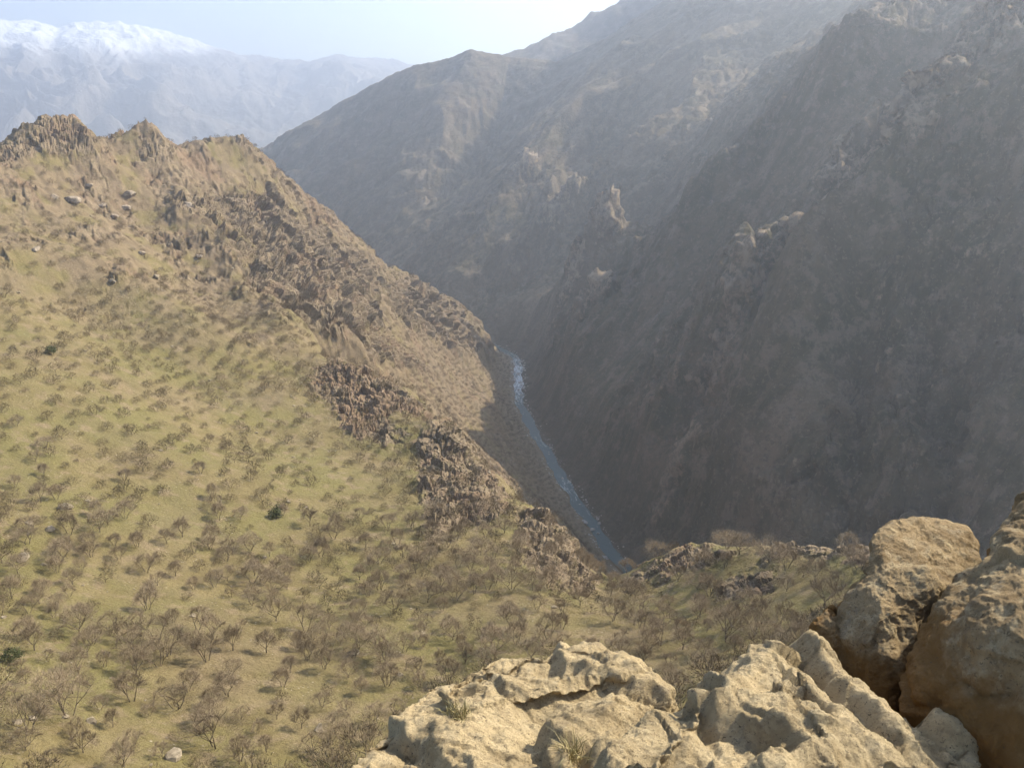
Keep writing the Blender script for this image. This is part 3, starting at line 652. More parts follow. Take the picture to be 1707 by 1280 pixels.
# C: cracked boulder
def back(pts, dd, k=.9):
    c = np.mean(pts, 0); return [(c + (p - c) * k) * (1 + dd / np.linalg.norm(c)) + np.array([.05, 0, 0]) for p in pts]
cap = [PD(*q) for q in [(1436, 955, 4.3), (1450, 902, 4.45), (1488, 873, 4.6), (1545, 866, 4.7), (1602, 879, 4.7), (1631, 908, 4.6), (1624, 945, 4.4), (1600, 975, 4.2), (1560, 985, 4.1), (1500, 968, 4.08)]]
left = [PD(*q) for q in [(1392, 1012, 4.22), (1425, 972, 4.3), (1488, 938, 4.2), (1550, 944, 4.15), (1564, 972, 4.08), (1540, 1020, 4.02), (1518, 1080, 3.95), (1500, 1135, 3.88), (1488, 1172, 3.85), (1448, 1150, 3.9), (1428, 1108, 3.95), (1408, 1065, 4.05), (1460, 1040, 3.92)]]
slab = [PD(*q) for q in [(1351, 1040, 4.25), (1378, 1006, 4.3), (1386, 1020, 4.22), (1398, 1065, 4.12), (1420, 1110, 4.02), (1436, 1150, 3.98), (1385, 1115, 4.0), (1348, 1082, 4.15)]]
rightp = [PD(*q) for q in [(1566, 985, 4.2), (1600, 970, 4.3), (1590, 1010, 4.25), (1565, 1060, 4.18), (1540, 1110, 4.1), (1520, 1165, 4.0), (1508, 1172, 4.02), (1538, 1060, 4.18)]]
down = lambda pts, dz: pts + [q + np.array([.02, .05, -dz]) for q in pts[-6:]]
left = down(left, .6); slab = down(slab, .6); rightp = down(rightp, .6)
C_ = [cap + back(cap, .55), left + back(left, .5), slab + back(slab, .35), rightp + back(rightp, .5), [PD(*q) for q in [(1385, 1015, 4.6), (1480, 965, 4.7), (1595, 965, 4.7), (1560, 1080, 4.5), (1490, 1180, 4.3), (1385, 1120, 4.4)]] + [PD(1480, 1060, 5.2), PD(1560, 1000, 5.2)]]
o = make_rock('cracked_boulder', C_, .0075, 2, [rough(.6, .02, 5.5, 2), facets(.42, .09, 2.0, .1), facets(.16, .03, 6.0, .2), facets(.07, .012, 8.0), rough(.14, .014, 6.1, 7, .66)], M_ROCK_STAINED, lambda V: .9 * sstep(-2.25, -2.65, V[:, 2]) + .12, 50)
tag(o, 'upright boulder split by a dark crack, with a rounded cap', 'boulder', 'foreground rocks')
# D: big boulder at the right edge
D = [[PD(*q) for q in [(1712, 800, 3.95), (1690, 842, 3.9), (1668, 886, 3.85), (1640, 923, 3.8), (1611, 962, 3.75), (1588, 1011, 3.65), (1558, 1066, 3.5), (1529, 1112, 3.4), (1517, 1158, 3.3), (1556, 1200, 3.2), (1622, 1216, 3.08), (1707, 1268, 2.95), (1850, 1290, 2.8), (1950, 1000, 2.9), (1950, 700, 3.8),
     (1660, 1010, 3.32), (1640, 1120, 3.12)]] + [PD(*q) for q in [(1740, 790, 4.6), (1700, 1000, 4.8), (1660, 1150, 4.5), (1950, 900, 4.8)]] + [PD(*q) - np.array([0, -.1, .7]) for q in [(1530, 1165, 3.35), (1600, 1210, 3.2), (1720, 1260, 3.0), (1850, 1280, 2.9), (1700, 1150, 4.3)]]]
o = make_rock('stained_boulder', D, .0085, 2, [rough(.7, .03, 8.1, 2), facets(.62, .19, 6.0, .1), saw(.5, .05, (.7, .1, -.7), 2.3, .5, .14), facets(.22, .04, 1.0, .2), facets(.08, .014, 8.0), rough(.15, .016, 4.1, 7, .66)], M_ROCK_STAINED, lambda V: .15 + .85 * sstep(-1.75, -2.25, V[:, 2]), 62)
tag(o, 'large boulder at the right edge with orange brown stain low down', 'boulder', 'foreground rocks')
# grass tufts rooted on the rocks
from mathutils.bvhtree import BVHTree
M_TUFT = mat_flat('dry_grass_blades', (.26, .22, .10), (.40, .33, .17), 9.0)
rocks_ = [q for q in COL.objects if q.name.startswith(('limestone_rock', 'cracked_boulder', 'stained_boulder'))]
for px, py, hgt, lab in [(955, 1266, .15, 'green grass tuft between the two pale rocks at the bottom edge'), (765, 1196, .11, 'small dry grass tuft on the left side of the broad rock')]:
    best = None
    for q in rocks_:
        tr_ = BVHTree.FromPolygons([v.co for v in q.data.vertices], [f.vertices for f in q.data.polygons]).ray_cast(Vector((0, 0, 0)), Vector(ray(px, py)))
        if tr_[0] is not None and (best is None or tr_[3] < best[1]): best = (tr_[0], tr_[3])
    if best is None: continue
    r = np.random.RandomState(px); n = 90; b = r.normal(size=(n, 3)) * (.022, .022, .002); d = r.normal(size=(n, 3)) * (.42, .42, .12) + (0, 0, 1); d /= np.linalg.norm(d, axis=1, keepdims=True); L = hgt * r.uniform(.45, 1, (n, 1)); u = np.cross(d, r.normal(size=(n, 3))); u = u / np.linalg.norm(u, axis=1, keepdims=True) * .0018
    m_ = b + d * L * .6; tp = b + d * L + np.stack([d[:, 0], d[:, 1], -np.hypot(d[:, 0], d[:, 1])], 1) * L * .35
    BV = np.stack([b - u, b + u, m_ + u * .8, m_ - u * .8, tp], 1).reshape(-1, 3); k = np.arange(n)[:, None] * 5; BF = np.concatenate([k + (0, 1, 2), k + (0, 2, 3), k + (3, 2, 4)])
    o = mesh_np('grass_tuft', BV, BF, M_TUFT); o.location = best[0]; tag(o, lab, 'grass tuft', 'grass tufts on the foreground rocks')
ROCK_OUT = [[(560, 1290), (620, 1215), (690, 1165), (780, 1100), (920, 1079), (1040, 1100), (1118, 1147), (1180, 1100), (1300, 1063), (1350, 1090), (1350, 1030), (1440, 950), (1455, 900), (1545, 866), (1630, 905), (1707, 800), (1900, 700), (1900, 1500), (560, 1500)]]
print('rocks', round(time.time() - T0, 1))

# ------------------------------------------------------------------ bare trees
def tube(segs, sides):
    V = []; FC = []
    for p0, p1, ra, rb in segs:
        d = p1 - p0; L = np.linalg.norm(d); d = d / max(L, 1e-9); u = np.cross(d, (0.31, .77, .2)); u /= np.linalg.norm(u); v = np.cross(d, u); b = len(V)
        for p, r in ((p0, ra), (p1, rb)):
            for k in range(sides):
                a = 2 * math.pi * k / sides; V.append(p + r * (u * math.cos(a) + v * math.sin(a)))
        for k in range(sides):
            k2 = (k + 1) % sides; FC += [(b + k, b + k2, b + sides + k2), (b + k, b + sides + k2, b + sides + k)]
    return np.array(V), np.array(FC, np.int32)
def bare_tree(seed, stems, wid, ntw, tw, sub=4, low=False):
    """unit-height leafless tree: (trunk V, F), (crown V, F)"""
    r = np.random.RandomState(seed); segs = []; tips = []
    for s in range(stems):
        az = 2 * math.pi * (s / stems) + r.rand() * 1.2; off = (.0 if stems == 1 else .045); p = np.array([math.cos(az) * off, math.sin(az) * off, -.08]); tilt = (.10 if stems == 1 else .38) * (.6 + .8 * r.rand())
        d = np.array([math.cos(az) * tilt, math.sin(az) * tilt, 1]); h = .13 + .12 * r.rand(); q = p + d * (h + .08); segs.append((p, q, .028 / stems ** .4, .021 / stems ** .4))
        nl = int(r.randint(4, 6)) if stems == 1 else int(r.randint(2, 4))
        for l in range(nl):
            a = az + (2 * math.pi * l / nl if stems == 1 else r.uniform(-1.3, 1.3)) + r.uniform(-.4, .4); e = r.uniform(.15, 1.0)
            tip = np.array([math.cos(a) * wid * .36 * math.sin(e * 1.45 + .15) / .95, math.sin(a) * wid * .36 * math.sin(e * 1.45 + .15) / .95, .46 + .30 * math.cos(e * 1.3) * r.uniform(.8, 1.15)]) + .25 * q * (1, 1, 0)
            m = q * .5 + tip * .5 + r.normal(size=3) * .03 + (0, 0, .03); segs += [(q, m, .013, .009), (m, tip, .009, .005)]
            for b in range(sub):
                t = r.uniform(.25, 1); st = m + (tip - m) * t; a2 = a + r.uniform(-1.3, 1.3); e2 = r.uniform(.05, 1.25); cr = np.array([math.cos(a2) * wid * .49 * math.sin(e2), math.sin(a2) * wid * .49 * math.sin(e2), .38 + .58 * math.cos(e2)]) * r.uniform(.86, 1.03)
                end = st + (cr - st) * r.uniform(.7, 1.0); segs.append((st, end, .007, .003)); tips.append((st, end))
    TV, TF = tube(segs, 4)
    nd = ntw * (3 if sub > 3 else 4) // 5; ntw -= nd                            # fine outer twigs filling the dome
    a = r.uniform(0, 6.283, nd); e = np.arccos(r.uniform(.02, 1, nd)); rho = r.uniform(.45, .97, nd) * (1 + .16 * np.sin(a * 3 + seed) + .12 * np.sin(a * 5 + e * 4 + seed))
    D = np.stack([np.cos(a) * np.sin(e) * wid * .5, np.sin(a) * np.sin(e) * wid * .5, np.cos(e) * .62], 1); gap = fbm3(D * 3.2 + seed, 2) > -.28
    if low: D[:, 2] *= 1.25
    D, rho = D[gap], rho[gap]; db = D * rho[:, None] + (0, 0, .10 if low else .34); dd = D / np.linalg.norm(D, axis=1, keepdims=True) + r.normal(size=D.shape) * .45 + (0, 0, .25)
    k = r.randint(len(tips), size=ntw); S = np.array([t[0] for t in tips])[k]; E = np.array([t[1] for t in tips])[k]
    t = r.uniform(.15, 1.05, (ntw, 1)); b = S + (E - S) * t; d = (E - S) / np.maximum(np.linalg.norm(E - S, axis=1, keepdims=True), 1e-6) * .7 + r.normal(size=(ntw, 3)) * .55 + np.array([0, 0, .3]); d += (b - (0, 0, .3)) * .6
    d /= np.linalg.norm(d, axis=1, keepdims=True); b = np.vstack([b, db]); d = np.vstack([d, dd / np.linalg.norm(dd, axis=1, keepdims=True)]); ntw = len(b); L = r.uniform(.07, .18, (ntw, 1)); tip = b + d * L; tip[:, 2] = np.maximum(tip[:, 2], .02 if low else .12)
    u = np.cross(d, r.normal(size=(ntw, 3))); u /= np.linalg.norm(u, axis=1, keepdims=True); u *= tw
    CV = np.stack([b - u, b + u, tip], 1).reshape(-1, 3); CF = np.arange(ntw * 3, dtype=np.int32).reshape(-1, 3)
    return (TV, TF), (CV, CF)

M_BARK = mat_flat('grey_brown_bark', (.10, .077, .052), (.16, .125, .085), 2.0)
M_TWIG = mat_flat('bare_twigs', (.205, .155, .094), (.295, .225, .14), .06)
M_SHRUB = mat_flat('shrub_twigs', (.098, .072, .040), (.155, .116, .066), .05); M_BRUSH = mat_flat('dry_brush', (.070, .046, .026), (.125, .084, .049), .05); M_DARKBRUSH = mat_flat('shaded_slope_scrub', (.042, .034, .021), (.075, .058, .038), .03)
M_EVER = mat_flat('evergreen_leaves', (.045, .052, .02), (.085, .09, .035), .8)

VAR = []
for k, (stems, wid, tw, words) in enumerate([(1, 1.15, 'single-trunked', 'rounded'), (1, 1.5, 'single-trunked', 'broad'), (1, .9, 'single-trunked', 'narrow'), (2, 1.2, 'forked', 'rounded'), (2, 1.55, 'forked', 'broad'), (2, .95, 'forked', 'narrow'),
                                             (3, 1.3, 'many-stemmed', 'rounded'), (3, 1.65, 'many-stemmed', 'broad'), (3, 1.0, 'many-stemmed', 'narrow')]):
    (tv, tf), (cv, cf) = bare_tree(100 + k, stems, wid, 5000, .0023, 5)
    VAR.append((tv, tf, cv, cf, words, tw))
LOD = [bare_tree(200 + k, 1 + k % 3, [1.3, 1.6, 1.8, 2.0, 1.4, 1.7][k], 820, .0100, 3, True) for k in range(6)]

def scatter(n, ra, rb, amin, amax, seed):
    r = np.random.RandomState(seed); a = r.uniform(amin, amax, n); R = np.sqrt(r.uniform(ra * ra, rb * rb, n)); return R * np.sin(a), R * np.cos(a)
def thin(x, y, d):
    """keep points at least d apart (d per point), in random order"""
    cell = {}; keep = []
    for i in range(len(x)):
        c = (int(x[i] // 12), int(y[i] // 12)); ok = True
        for dx in (-1, 0, 1):
            for dy in (-1, 0, 1):
                for j in cell.get((c[0] + dx, c[1] + dy), ()):
                    if (x[i] - x[j]) ** 2 + (y[i] - y[j]) ** 2 < (.5 * (d[i] + d[j])) ** 2: ok = False; break
                if not ok: break
            if not ok: break
        if ok: cell.setdefault(c, []).append(i); keep.append(i)
    return np.array(keep)
tx_, ty_ = [], []
for ra, rb, n in ((84, 260, 10800), (260, 480, 13500), (480, 1350, 13000)):
    x, y = scatter(n, ra, rb, AZ[0], .62, 5 + int(ra)); tx_.append(x); ty_.append(y)
tx_ = np.concatenate(tx_); ty_ = np.concatenate(ty_); tz_, tia, tir = ground(tx_, ty_); tR = np.hypot(tx_, ty_)
tpx, tpy, tdep = project(tx_, ty_, tz_)
clear = fbm2(tx_ / 38 + 2, ty_ / 38, 3)
for (cx_, cy_, rx_, ry_) in [(95, 805, 110, 38), (300, 850, 75, 45), (470, 870, 60, 30), (60, 470, 90, 25), (500, 590, 60, 22), (180, 1010, 60, 40), (370, 1020, 60, 20)]:
    clear -= 1.3 * np.exp(-((tpx - cx_) / rx_) ** 2 - ((tpy - cy_) / ry_) ** 2)
dmin = np.where(tR < 260, 4.6, np.where(tR < 480, 6.3, 6.8)) * (1.0 + .45 * sstep(-.1, -.8, clear))
far_l = sstep(420, 620, tR)
ok = (~RIGHT[tia, tir]) & (DR[tia, tir] > 16) & (clear > -.85) & ((ROCK[tia, tir] < .35) | (RS.rand(len(tx_)) < .10)) & ((tz_ + 4) / tR > HORIZ[tia, np.maximum(tir - 3, 0)] - .002) & (tpx > -60) & (tpx < 2100) & ((tpx < 1000) | (tpy > 1010) | (RS.rand(len(tx_)) < .3)) & (tpy < 1400)
sel = np.nonzero(ok)[0]; sel = sel[thin(tx_[sel], ty_[sel], dmin[sel])]
tr = np.random.RandomState(77); th = np.where(tR[sel] < 260, tr.uniform(2.4, 6.4, len(sel)), tr.uniform(2.3, 4.8, len(sel))) * (1 - .12 * far_l[sel]) * (1 - .55 * sstep(560, 680, tR[sel])); th *= np.where(tr.rand(len(sel)) < .14, .55, 1.0)
size = th * F / tdep[sel]; in_fr = (tpx[sel] > 5) & (tpx[sel] < 1560) & (tpy[sel] < 1285) & (tpy[sel] - size > 0)
hid = poly_sd(tpx[sel], tpy[sel] - size * .6, ROCK_OUT[0]) > 0
rank = np.argsort(-(size * (in_fr & ~hid)))
NT_MAX = 300; chosen = [i for i in rank[:NT_MAX] if in_fr[i] and not hid[i]]; cset = set(chosen)
ZONES = [(60, 1240, 'in the bottom left corner'), (220, 1240, 'near the bottom left corner'), (380, 1240, 'on the lowest grass left of the broad rock'), (520, 1240, 'just left of the broad foreground rock'), (60, 1140, 'at the left edge above the bottom corner'),
 (200, 1140, 'low on the left slope'), (340, 1140, 'on stony grass low on the slope'), (480, 1140, 'above the lowest stones on the slope'), (610, 1150, 'beside the upper left of the broad rock'), (60, 1040, 'at the left edge low on the slope'), (200, 1040, 'on the lower left slope'),
 (340, 1040, 'on the lower grass of the bowl'), (480, 1040, 'in the middle of the lower bowl'), (620, 1050, 'above the broad foreground rock'), (760, 1040, 'right above the top of the broad rock'), (900, 1040, 'on the flat above the broad rock'), (1050, 1060, 'between the broad and ridged rocks'),
 (1180, 1040, 'behind the long ridged rock'), (1300, 1020, 'below the low ridge by the cracked boulder'), (60, 940, 'at the left edge of the bowl'), (200, 940, 'on the left of the bowl'), (340, 940, 'left of the middle of the bowl'), (480, 940, 'on the bowl floor'), (620, 950, 'on the bowl floor left of the crag'),
 (760, 960, 'below the rubbly crag'), (900, 990, 'at the foot of the lowest crag'), (80, 870, 'by the pale stones at the left edge'), (240, 860, 'beside the bare clearing'), (400, 860, 'on the upper bowl left of the crag'), (560, 860, 'on the upper bowl near the crag'), (80, 730, 'above the clearing at the left edge'), (300, 730, 'on the middle slope'), (500, 750, 'below the dark knoll')]
def zone(px, py): return min(ZONES, key=lambda z: (z[0] - px) ** 2 + 1.6 * (z[1] - py) ** 2)[2]
ORD = ['first', 'second', 'third', 'fourth', 'fifth', 'sixth', 'seventh', 'eighth', 'ninth', 'tenth', 'eleventh', 'twelfth']
recs = []
for i in chosen:
    s = sel[i]; v = int(tr.randint(len(VAR)));  recs.append((i, s, v, zone(tpx[s], tpy[s])))
by = {}
for r_ in recs: by.setdefault((r_[2], r_[3]), []).append(r_)
label = {}
for (v, z), lst in by.items():
    lst.sort(key=lambda r_: tpx[r_[1]])
    for k, r_ in enumerate(lst):
        w = f'bare {VAR[v][5]} {VAR[v][4]} tree {z}'
        label[r_[0]] = w if len(lst) == 1 else w + f', {ORD[k]} from left'
protos = {}
for i, s, v, z in recs:
    root = bpy.data.objects.new('bare_tree', None); COL.objects.link(root); root.empty_display_size = .5
    root.location = (tx_[s], ty_[s], tz_[s]); root.scale = (th[i] * tr.uniform(.82, 1.25), th[i] * tr.uniform(.82, 1.25), th[i] * tr.uniform(.88, 1.1)); root.rotation_euler = (0, 0, tr.uniform(0, 6.28))
    tag(root, label[i], 'tree', 'bare trees on the grassy slope')
    if v not in protos:
        tv, tf, cv, cf = VAR[v][:4]; a = mesh_np('trunk', tv, tf, M_BARK, root); b = mesh_np('crown', cv, cf, M_TWIG, root); protos[v] = (a, b)
    else:
        for src in protos[v]:
            c = src.copy(); COL.objects.link(c); c.parent = root
def merged(name, pts, hs, lods, mat, seed, label, flat=1.0, sink=0.0):
    """one object of many low-detail bushes that nobody could count"""
    r = np.random.RandomState(seed); VS = []; FS = []; base = 0
    for (x, y, z), h in zip(pts, hs):
        (tv, tf), (cv, cf) = lods[r.randint(len(lods))]; V = np.vstack([tv, cv]); Fc = np.vstack([tf, cf + len(tv)]); a = r.uniform(0, 6.28); c, s = math.cos(a) * h, math.sin(a) * h
        W = np.stack([V[:, 0] * c - V[:, 1] * s + x, V[:, 0] * s + V[:, 1] * c + y, V[:, 2] * h * flat + z - sink * h], 1); VS.append(W.astype(np.float32)); FS.append(Fc + base); base += len(V)
    o = mesh_np(name, np.vstack(VS), np.vstack(FS), mat); tag(o, label, kind='stuff'); return o
rest = [i for i in range(len(sel)) if i not in cset]
merged('bare_shrubs', [(tx_[sel[i]], ty_[sel[i]], tz_[sel[i]]) for i in rest], th[rest], LOD, M_SHRUB, 3, 'countless small bare shrubs farther up the slope')

print('trees', len(chosen), len(rest), round(time.time() - T0, 1))
# dry brush on the left bank and on the flanks of the spur
BR = [bare_tree(300 + k, 3, 1.9, 280, .015, 2, True) for k in range(5)]
x, y = scatter(90000, 380, 1450, -.5, .2, 91); d0 = poly_dist(x, y, RIVER); k0 = ((d0[0] < 330) | (RS.rand(len(x)) < .22)) & (d0[3] <= 0) & ((x < 15) | (np.hypot(x, y) > 620)); x, y = x[k0], y[k0]; z, ia, ir = ground(x, y); px_, py_, dp_ = project(x, y, z)
ok = (~RIGHT[ia, ir]) & (DR[ia, ir] > 14) & ((z + 3) / np.hypot(x, y) > HORIZ[ia, np.maximum(ir - 3, 0)] - .002) & (px_ > 0) & (RS.rand(len(x)) < .5 + .5 * sstep(260, 60, DR[ia, ir])) & (ROCK[ia, ir] < .7)
k = np.nonzero(ok)[0]; k = k[thin(x[k], y[k], np.where(DR[ia, ir][k] < 300, 4.3, 6.5))]
merged('dry_brush', [(x[i], y[i], z[i]) for i in k], np.random.RandomState(4).uniform(1.8, 4.4, len(k)), BR, M_BRUSH, 8, 'dry brown brush on the flank and river bank'); nb = len(k)
x, y = scatter(30000, 420, 1900, -.12, AZ[-1], 92); z, ia, ir = ground(x, y); px_, py_, dp_ = project(x, y, z)
ok = RIGHT[ia, ir] & (DR[ia, ir] > 13) & ((z + 3) / np.hypot(x, y) > HORIZ[ia, np.maximum(ir - 3, 0)] - .002) & (px_ < 1760) & (py_ > -20) & (fbm2(x / 70, y / 70, 3) > -.35)
k = np.nonzero(ok)[0]; k = k[thin(x[k], y[k], np.full(len(k), 8.5))]
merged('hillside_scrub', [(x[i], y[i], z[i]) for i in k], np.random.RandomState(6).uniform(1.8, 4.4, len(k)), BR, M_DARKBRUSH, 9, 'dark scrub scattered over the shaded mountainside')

print('brush', nb, len(k), round(time.time() - T0, 1))

# evergreen bushes
def leafy(seed, n=900):
    r = np.random.RandomState(seed); c = r.normal(size=(26, 3)); c /= np.linalg.norm(c, axis=1, keepdims=True); c = c * (.55, .55, .36) * r.uniform(.5, 1, (26, 1)) + (0, 0, .5)
    b = c[r.randint(26, size=n)] + r.normal(size=(n, 3)) * .12; b[:, 2] = np.maximum(b[:, 2], .03); u = r.normal(size=(n, 3)) * .045; v = r.normal(size=(n, 3)) * .045
    return np.stack([b - u, b + u, b + v], 1).reshape(-1, 3), np.arange(n * 3, dtype=np.int32).reshape(-1, 3)
for px, py, m, lab in [(461, 864, 4.0, 'dark round evergreen bush alone on the bowl'), (85, 592, 4.0, 'dark green bush on the left middle slope'), (20, 1105, 2.6, 'small dark green bush at the left edge')]:
    q = hit(px, py, Z, 80); root = bpy.data.objects.new('evergreen_bush', None); COL.objects.link(root); root.location = q[:3]; root.scale = (m,) * 3; tag(root, lab, 'bush', 'evergreen bushes')
    cv, cf = leafy(px); mesh_np('crown', cv, cf, M_EVER, root); tv, tf = tube([(np.array([0, 0, -.1]), np.array([.02, 0, .3]), .04, .03), (np.array([.02, 0, .3]), np.array([.2, .1, .6]), .03, .015), (np.array([.02, 0, .3]), np.array([-.2, .0, .6]), .03, .015)], 5); mesh_np('trunk', tv, tf, M_BARK, root)

# ------------------------------------------------------------------ boulders
M_PALE = mat_flat('pale_stone', (.18, .145, .095), (.28, .23, .16), 1.6); M_DSTONE = mat_flat('brown_stone', (.19, .15, .11), (.32, .26, .19), .7); M_WSTONE = mat_flat('river_stone', (.30, .27, .24), (.56, .52, .47), .5)
def stone(seed, sub=3):
    bm = bmesh.new(); bmesh.ops.create_icosphere(bm, subdivisions=sub, radius=1.0); V = np.array([v.co[:] for v in bm.verts]); FC = np.array([[v.index for v in f.verts] for f in bm.faces], np.int32); bm.free()
    r = np.random.RandomState(seed)
    for _ in range(9):                                   # flat fracture faces
        n = r.normal(size=3); n /= np.linalg.norm(n); d = V @ n; h = r.uniform(.5, .85); V = V - np.maximum(d - h, 0)[:, None] * n
    V = V * (1, r.uniform(.65, 1), r.uniform(.38, .62)); V = V * (1 + .10 * fbm3(V * 1.7 + seed, 4))[:, None]; return V, FC
STONES = [stone(k) for k in range(7)]; smesh = {}
def boulder(x, y, z, size, mat, lab, group, r, name='boulder'):
    k = r.randint(7); key = (k, mat.name)
    if key not in smesh:
        o = mesh_np(name, STONES[k][0], STONES[k][1], mat); smesh[key] = o
    else: o = smesh[key].copy(); COL.objects.link(o); o.name = name
    o.location = (x, y, z + size * .10); o.scale = (size * .5,) * 3; o.rotation_euler = (r.uniform(-.3, .3), r.uniform(-.3, .3), r.uniform(0, 6.28)); tag(o, lab, 'boulder', group); return o
br = np.random.RandomState(31)
for px, py, wpx, lab in [(108, 848, 26, 'flat pale boulder beside the clearing at the left'), (48, 874, 22, 'pale boulder near the left edge below the clearing'), (82, 884, 18, 'smaller pale boulder right of the one at the left edge'), (36, 936, 30, 'long low pale slab at the left edge of the bowl'), (72, 942, 12, 'small pale stone just right of the long slab'),
      (590, 1090, 26, 'grey boulder among trees above the broad rock'), (30, 1206, 18, 'pale boulder near the bottom left corner'), (54, 1200, 20, 'pale boulder right beside the one near the bottom left corner'), (108, 1196, 15, 'rounded pale stone low on the left slope'), (152, 1205, 24, 'long pale stone low on the left slope'), (285, 1266, 36, 'large pale slab at the bottom edge left of the broad rock'), (532, 1218, 24, 'pale stone just left of the broad rock'),
      (660, 915, 16, 'small white stone on the bowl left of the crag'), (655, 908, 10, 'tiny white stone on the bowl beside another'), (320, 1028, 14, 'pale stone in the middle of the lower slope'), (5, 1030, 14, 'white stone cut by the left edge'), (390, 1140, 16, 'pale stone on the stony grass'), (480, 838, 10, 'white stone on the upper bowl by the evergreen bush'),
      (120, 338, 30, 'large brown boulder below the left peak'), (92, 330, 15, 'brown boulder left of the largest one below the peak'), (150, 312, 14, 'brown boulder above the largest one below the peak'), (170, 345, 16, 'brown boulder right of the largest one below the peak'), (190, 365, 16, 'brown boulder low in the boulder field under the peak'), (215, 330, 26, 'dark boulder on the slope under the rock horn'),
      (235, 425, 16, 'grey boulder on the upper middle slope'), (330, 430, 14, 'pale boulder left of the spur cliffs'), (188, 472, 16, 'dark boulder on the upper left slope'), (210, 352, 18, 'tilted pale boulder under the rock horn'), (262, 466, 14, 'grey boulder at the foot of the scree'), (60, 420, 18, 'pinkish boulder on the grass under the left peak'), (312, 345, 20, 'boulder at the left end of the spur cliffs')]:
    q = hit(px, py, Z, 80)
    if q is None: continue
    dep = project(*[np.array(v) for v in q[:3]])[2]; boulder(q[0], q[1], q[2], wpx * dep / F, M_PALE if py > 450 else M_DSTONE, lab, 'boulders on the left hillside', br)
for k in range(70):                                      # white boulders of the rapids
    py = br.uniform(588, 672); d = RV(866, py); j = int(np.argmin(np.abs(ry - d[1]) + 1e4 * (rx < -20))); off = br.uniform(-13, 15)
    boulder(rx[j] + nx[j] * off, ry[j] + ny[j] * off, ZR - .3, br.uniform(2.2, 6.5), M_WSTONE, 'white boulder among many in the far rapids at the bend', 'white boulders in the rapids at the river bend', br, 'river_boulder')
for k, (px, py, wpx) in enumerate([(985, 872, 12), (996, 884, 14), (990, 893, 9), (1005, 890, 8), (938, 797, 10), (950, 803, 8), (915, 757, 8)]):
    d = RV(px, py); side_ = -9 if k < 4 else 3; j = int(np.argmin((rx - d[0]) ** 2 + (ry - d[1]) ** 2)); sz = wpx * 780 / F
    boulder(d[0] - (5 if k < 4 else 0), d[1], ZR + (.6 if k < 4 else -.2), sz * .8, M_WSTONE, ['upper white boulder on the near river bank', 'largest white boulder on the near river bank', 'lowest white boulder on the near river bank', 'white boulder at the water edge of the near river bank', 'white boulder in midstream of the middle rapids', 'smaller boulder right below the midstream one', 'boulder at the head of the blue reach'][k], 'white boulders in the near river', br, 'river_boulder')
# gravel and stones along the water's edge
r = np.random.RandomState(21); VS, FS = [], []; b0 = 0; lo = [stone(60 + q, 1) for q in range(5)]
bars = np.nonzero((ry > 560) & (ry < 1500) & (np.abs(rx) < 260))[0]
for _ in range(650):
    j = bars[r.randint(len(bars))]; bar = fbm2(np.array([sN[j] / 60.0]), np.array([3.0]), 2)[0]; side = 1 if r.rand() < .5 + .8 * bar else -1; off = side * (7 + abs(r.normal()) * 3.2) if r.rand() < .85 else r.uniform(-7, 7); V, FC = lo[r.randint(5)]; s = r.uniform(.5, 1.5) * (1 + (r.rand() < .1)); xx, yy = rx[j] + nx[j] * off, ry[j] + ny[j] * off
    zz = max(ZR - .2, float(ground(np.array([xx]), np.array([yy]))[0][0])); VS.append(V * s + (xx, yy, zz)); FS.append(FC + b0); b0 += len(V)
o = mesh_np('river_gravel', np.vstack(VS), np.vstack(FS), M_WSTONE); tag(o, 'pale gravel and stones along the water edge', kind='stuff')
# loose stones
x, y = scatter(26000, 84, 620, AZ[0], .40, 55); z, ia, ir = ground(x, y); dens = sstep(.0, .7, fbm2(x / 30 + 40, y / 30, 4)); ok = (~RIGHT[ia, ir]) & (RS.rand(len(x)) < .03 + .32 * dens)
k = np.nonzero(ok)[0]; VS, FS = [], []; lo = [stone(40 + q, 1) for q in range(5)]; b0 = 0; r = np.random.RandomState(9)
for i in k:
    V, FC = lo[r.randint(5)]; s = .10 + .22 * r.rand() ** 3 + (.5 if r.rand() < .03 else 0); s *= 1 + np.hypot(x[i], y[i]) / 500; a = r.uniform(0, 6.28); W = np.stack([V[:, 0] * math.cos(a) - V[:, 1] * math.sin(a), V[:, 0] * math.sin(a) + V[:, 1] * math.cos(a), V[:, 2]], 1) * s + (x[i], y[i], z[i] + s * .15)
    VS.append(W); FS.append(FC + b0); b0 += len(V)
o = mesh_np('loose_stones', np.vstack(VS), np.vstack(FS), M_PALE); tag(o, 'loose pale stones strewn over the grass', kind='stuff')
print('stones', len(k), round(time.time() - T0, 1))

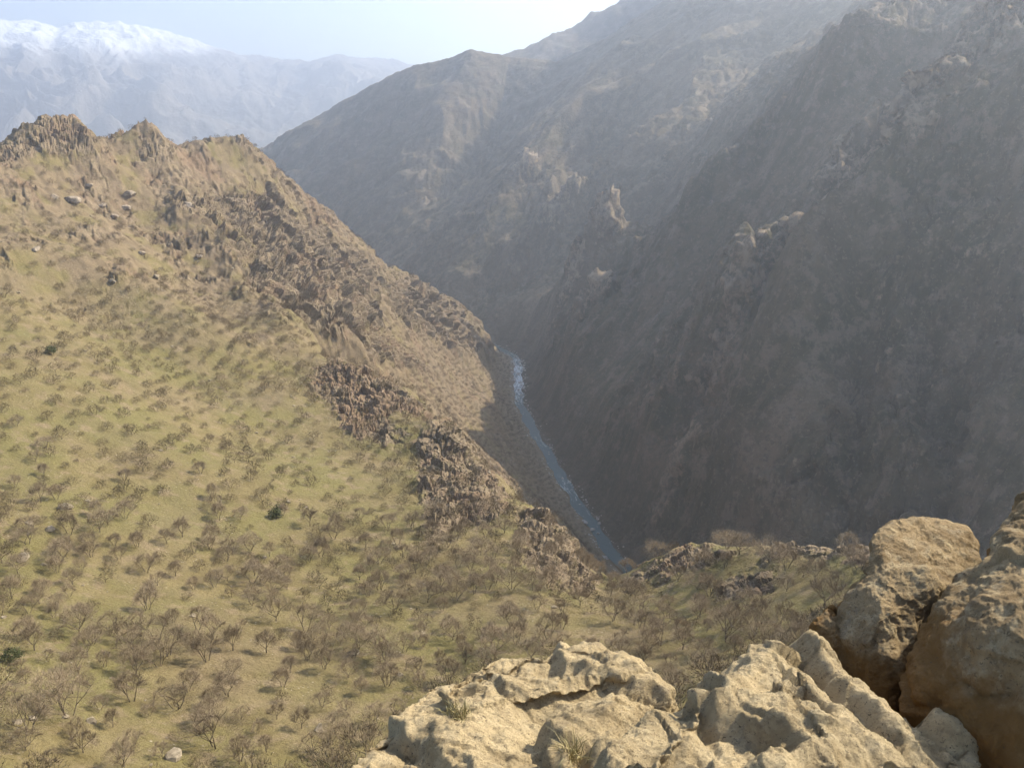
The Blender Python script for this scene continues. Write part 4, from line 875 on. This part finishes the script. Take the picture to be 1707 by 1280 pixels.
# ------------------------------------------------------------------ haze, light, sky, camera
HAZE_DENSITY = 2.1e-4
bx = [(-12700, 12700), (-900, 12700), (-445, 1260)]
hv = [(a, b, c) for a in bx[0] for b in bx[1] for c in bx[2]]
o = mesh_np('haze', hv, [(0, 1, 3, 2), (4, 6, 7, 5), (0, 4, 5, 1), (2, 3, 7, 6), (0, 2, 6, 4), (1, 5, 7, 3)]); tag(o, 'pale blue haze filling the gorge', kind='stuff')
hm = bpy.data.materials.new('haze_air'); hm.use_nodes = True; t = hm.node_tree; t.nodes.clear(); out = t.nodes.new('ShaderNodeOutputMaterial'); pv = t.nodes.new('ShaderNodeVolumePrincipled')
pv.inputs['Color'].default_value = (.80, .875, 1.0, 1); pv.inputs['Density'].default_value = HAZE_DENSITY; pv.inputs['Anisotropy'].default_value = .68; t.links.new(pv.outputs[0], out.inputs['Volume']); o.data.materials.append(hm)

SUN_AZ, SUN_EL = math.radians(60), math.radians(40)
sd = Vector((math.sin(SUN_AZ) * math.cos(SUN_EL), math.cos(SUN_AZ) * math.cos(SUN_EL), math.sin(SUN_EL)))
sun = bpy.data.lights.new('sun', 'SUN'); sun.energy = 5.0; sun.angle = math.radians(.53); sun.color = (1, .91, .75)
so = bpy.data.objects.new('sun', sun); COL.objects.link(so); so.rotation_euler = sd.to_track_quat('Z', 'Y').to_euler(); so.location = sd * 3000
w = bpy.data.worlds.new('World'); scene.world = w; w.use_nodes = True; t = w.node_tree; bg = t.nodes['Background']; sky = t.nodes.new('ShaderNodeTexSky'); sky.sky_type = 'NISHITA'; sky.sun_disc = False
sky.sun_elevation = SUN_EL; sky.sun_rotation = SUN_AZ; sky.air_density = 1.0; sky.dust_density = 2.5; sky.altitude = 1200; t.links.new(sky.outputs[0], bg.inputs[0]); bg.inputs[1].default_value = .12
cam = bpy.data.cameras.new('camera'); cam.sensor_width = 36; cam.lens = F / 1707 * 36; cam.clip_start = .05; cam.clip_end = 40000
co = bpy.data.objects.new('camera', cam); COL.objects.link(co); co.rotation_euler = (math.radians(90) - PITCH, 0, 0); scene.camera = co
vs = scene.view_settings; vs.view_transform = 'Standard'; vs.look = 'None'; vs.exposure = 1.34; vs.gamma = 1; vs.use_curve_mapping = False
cy_ = scene.cycles; cy_.use_denoising = True; cy_.max_bounces = 5; cy_.diffuse_bounces = 3; cy_.glossy_bounces = 2; cy_.volume_bounces = 1; cy_.transmission_bounces = 2
cy_.use_adaptive_sampling = True; cy_.adaptive_threshold = .02; cy_.sample_clamp_indirect = 6
print('done', round(time.time() - T0, 1))
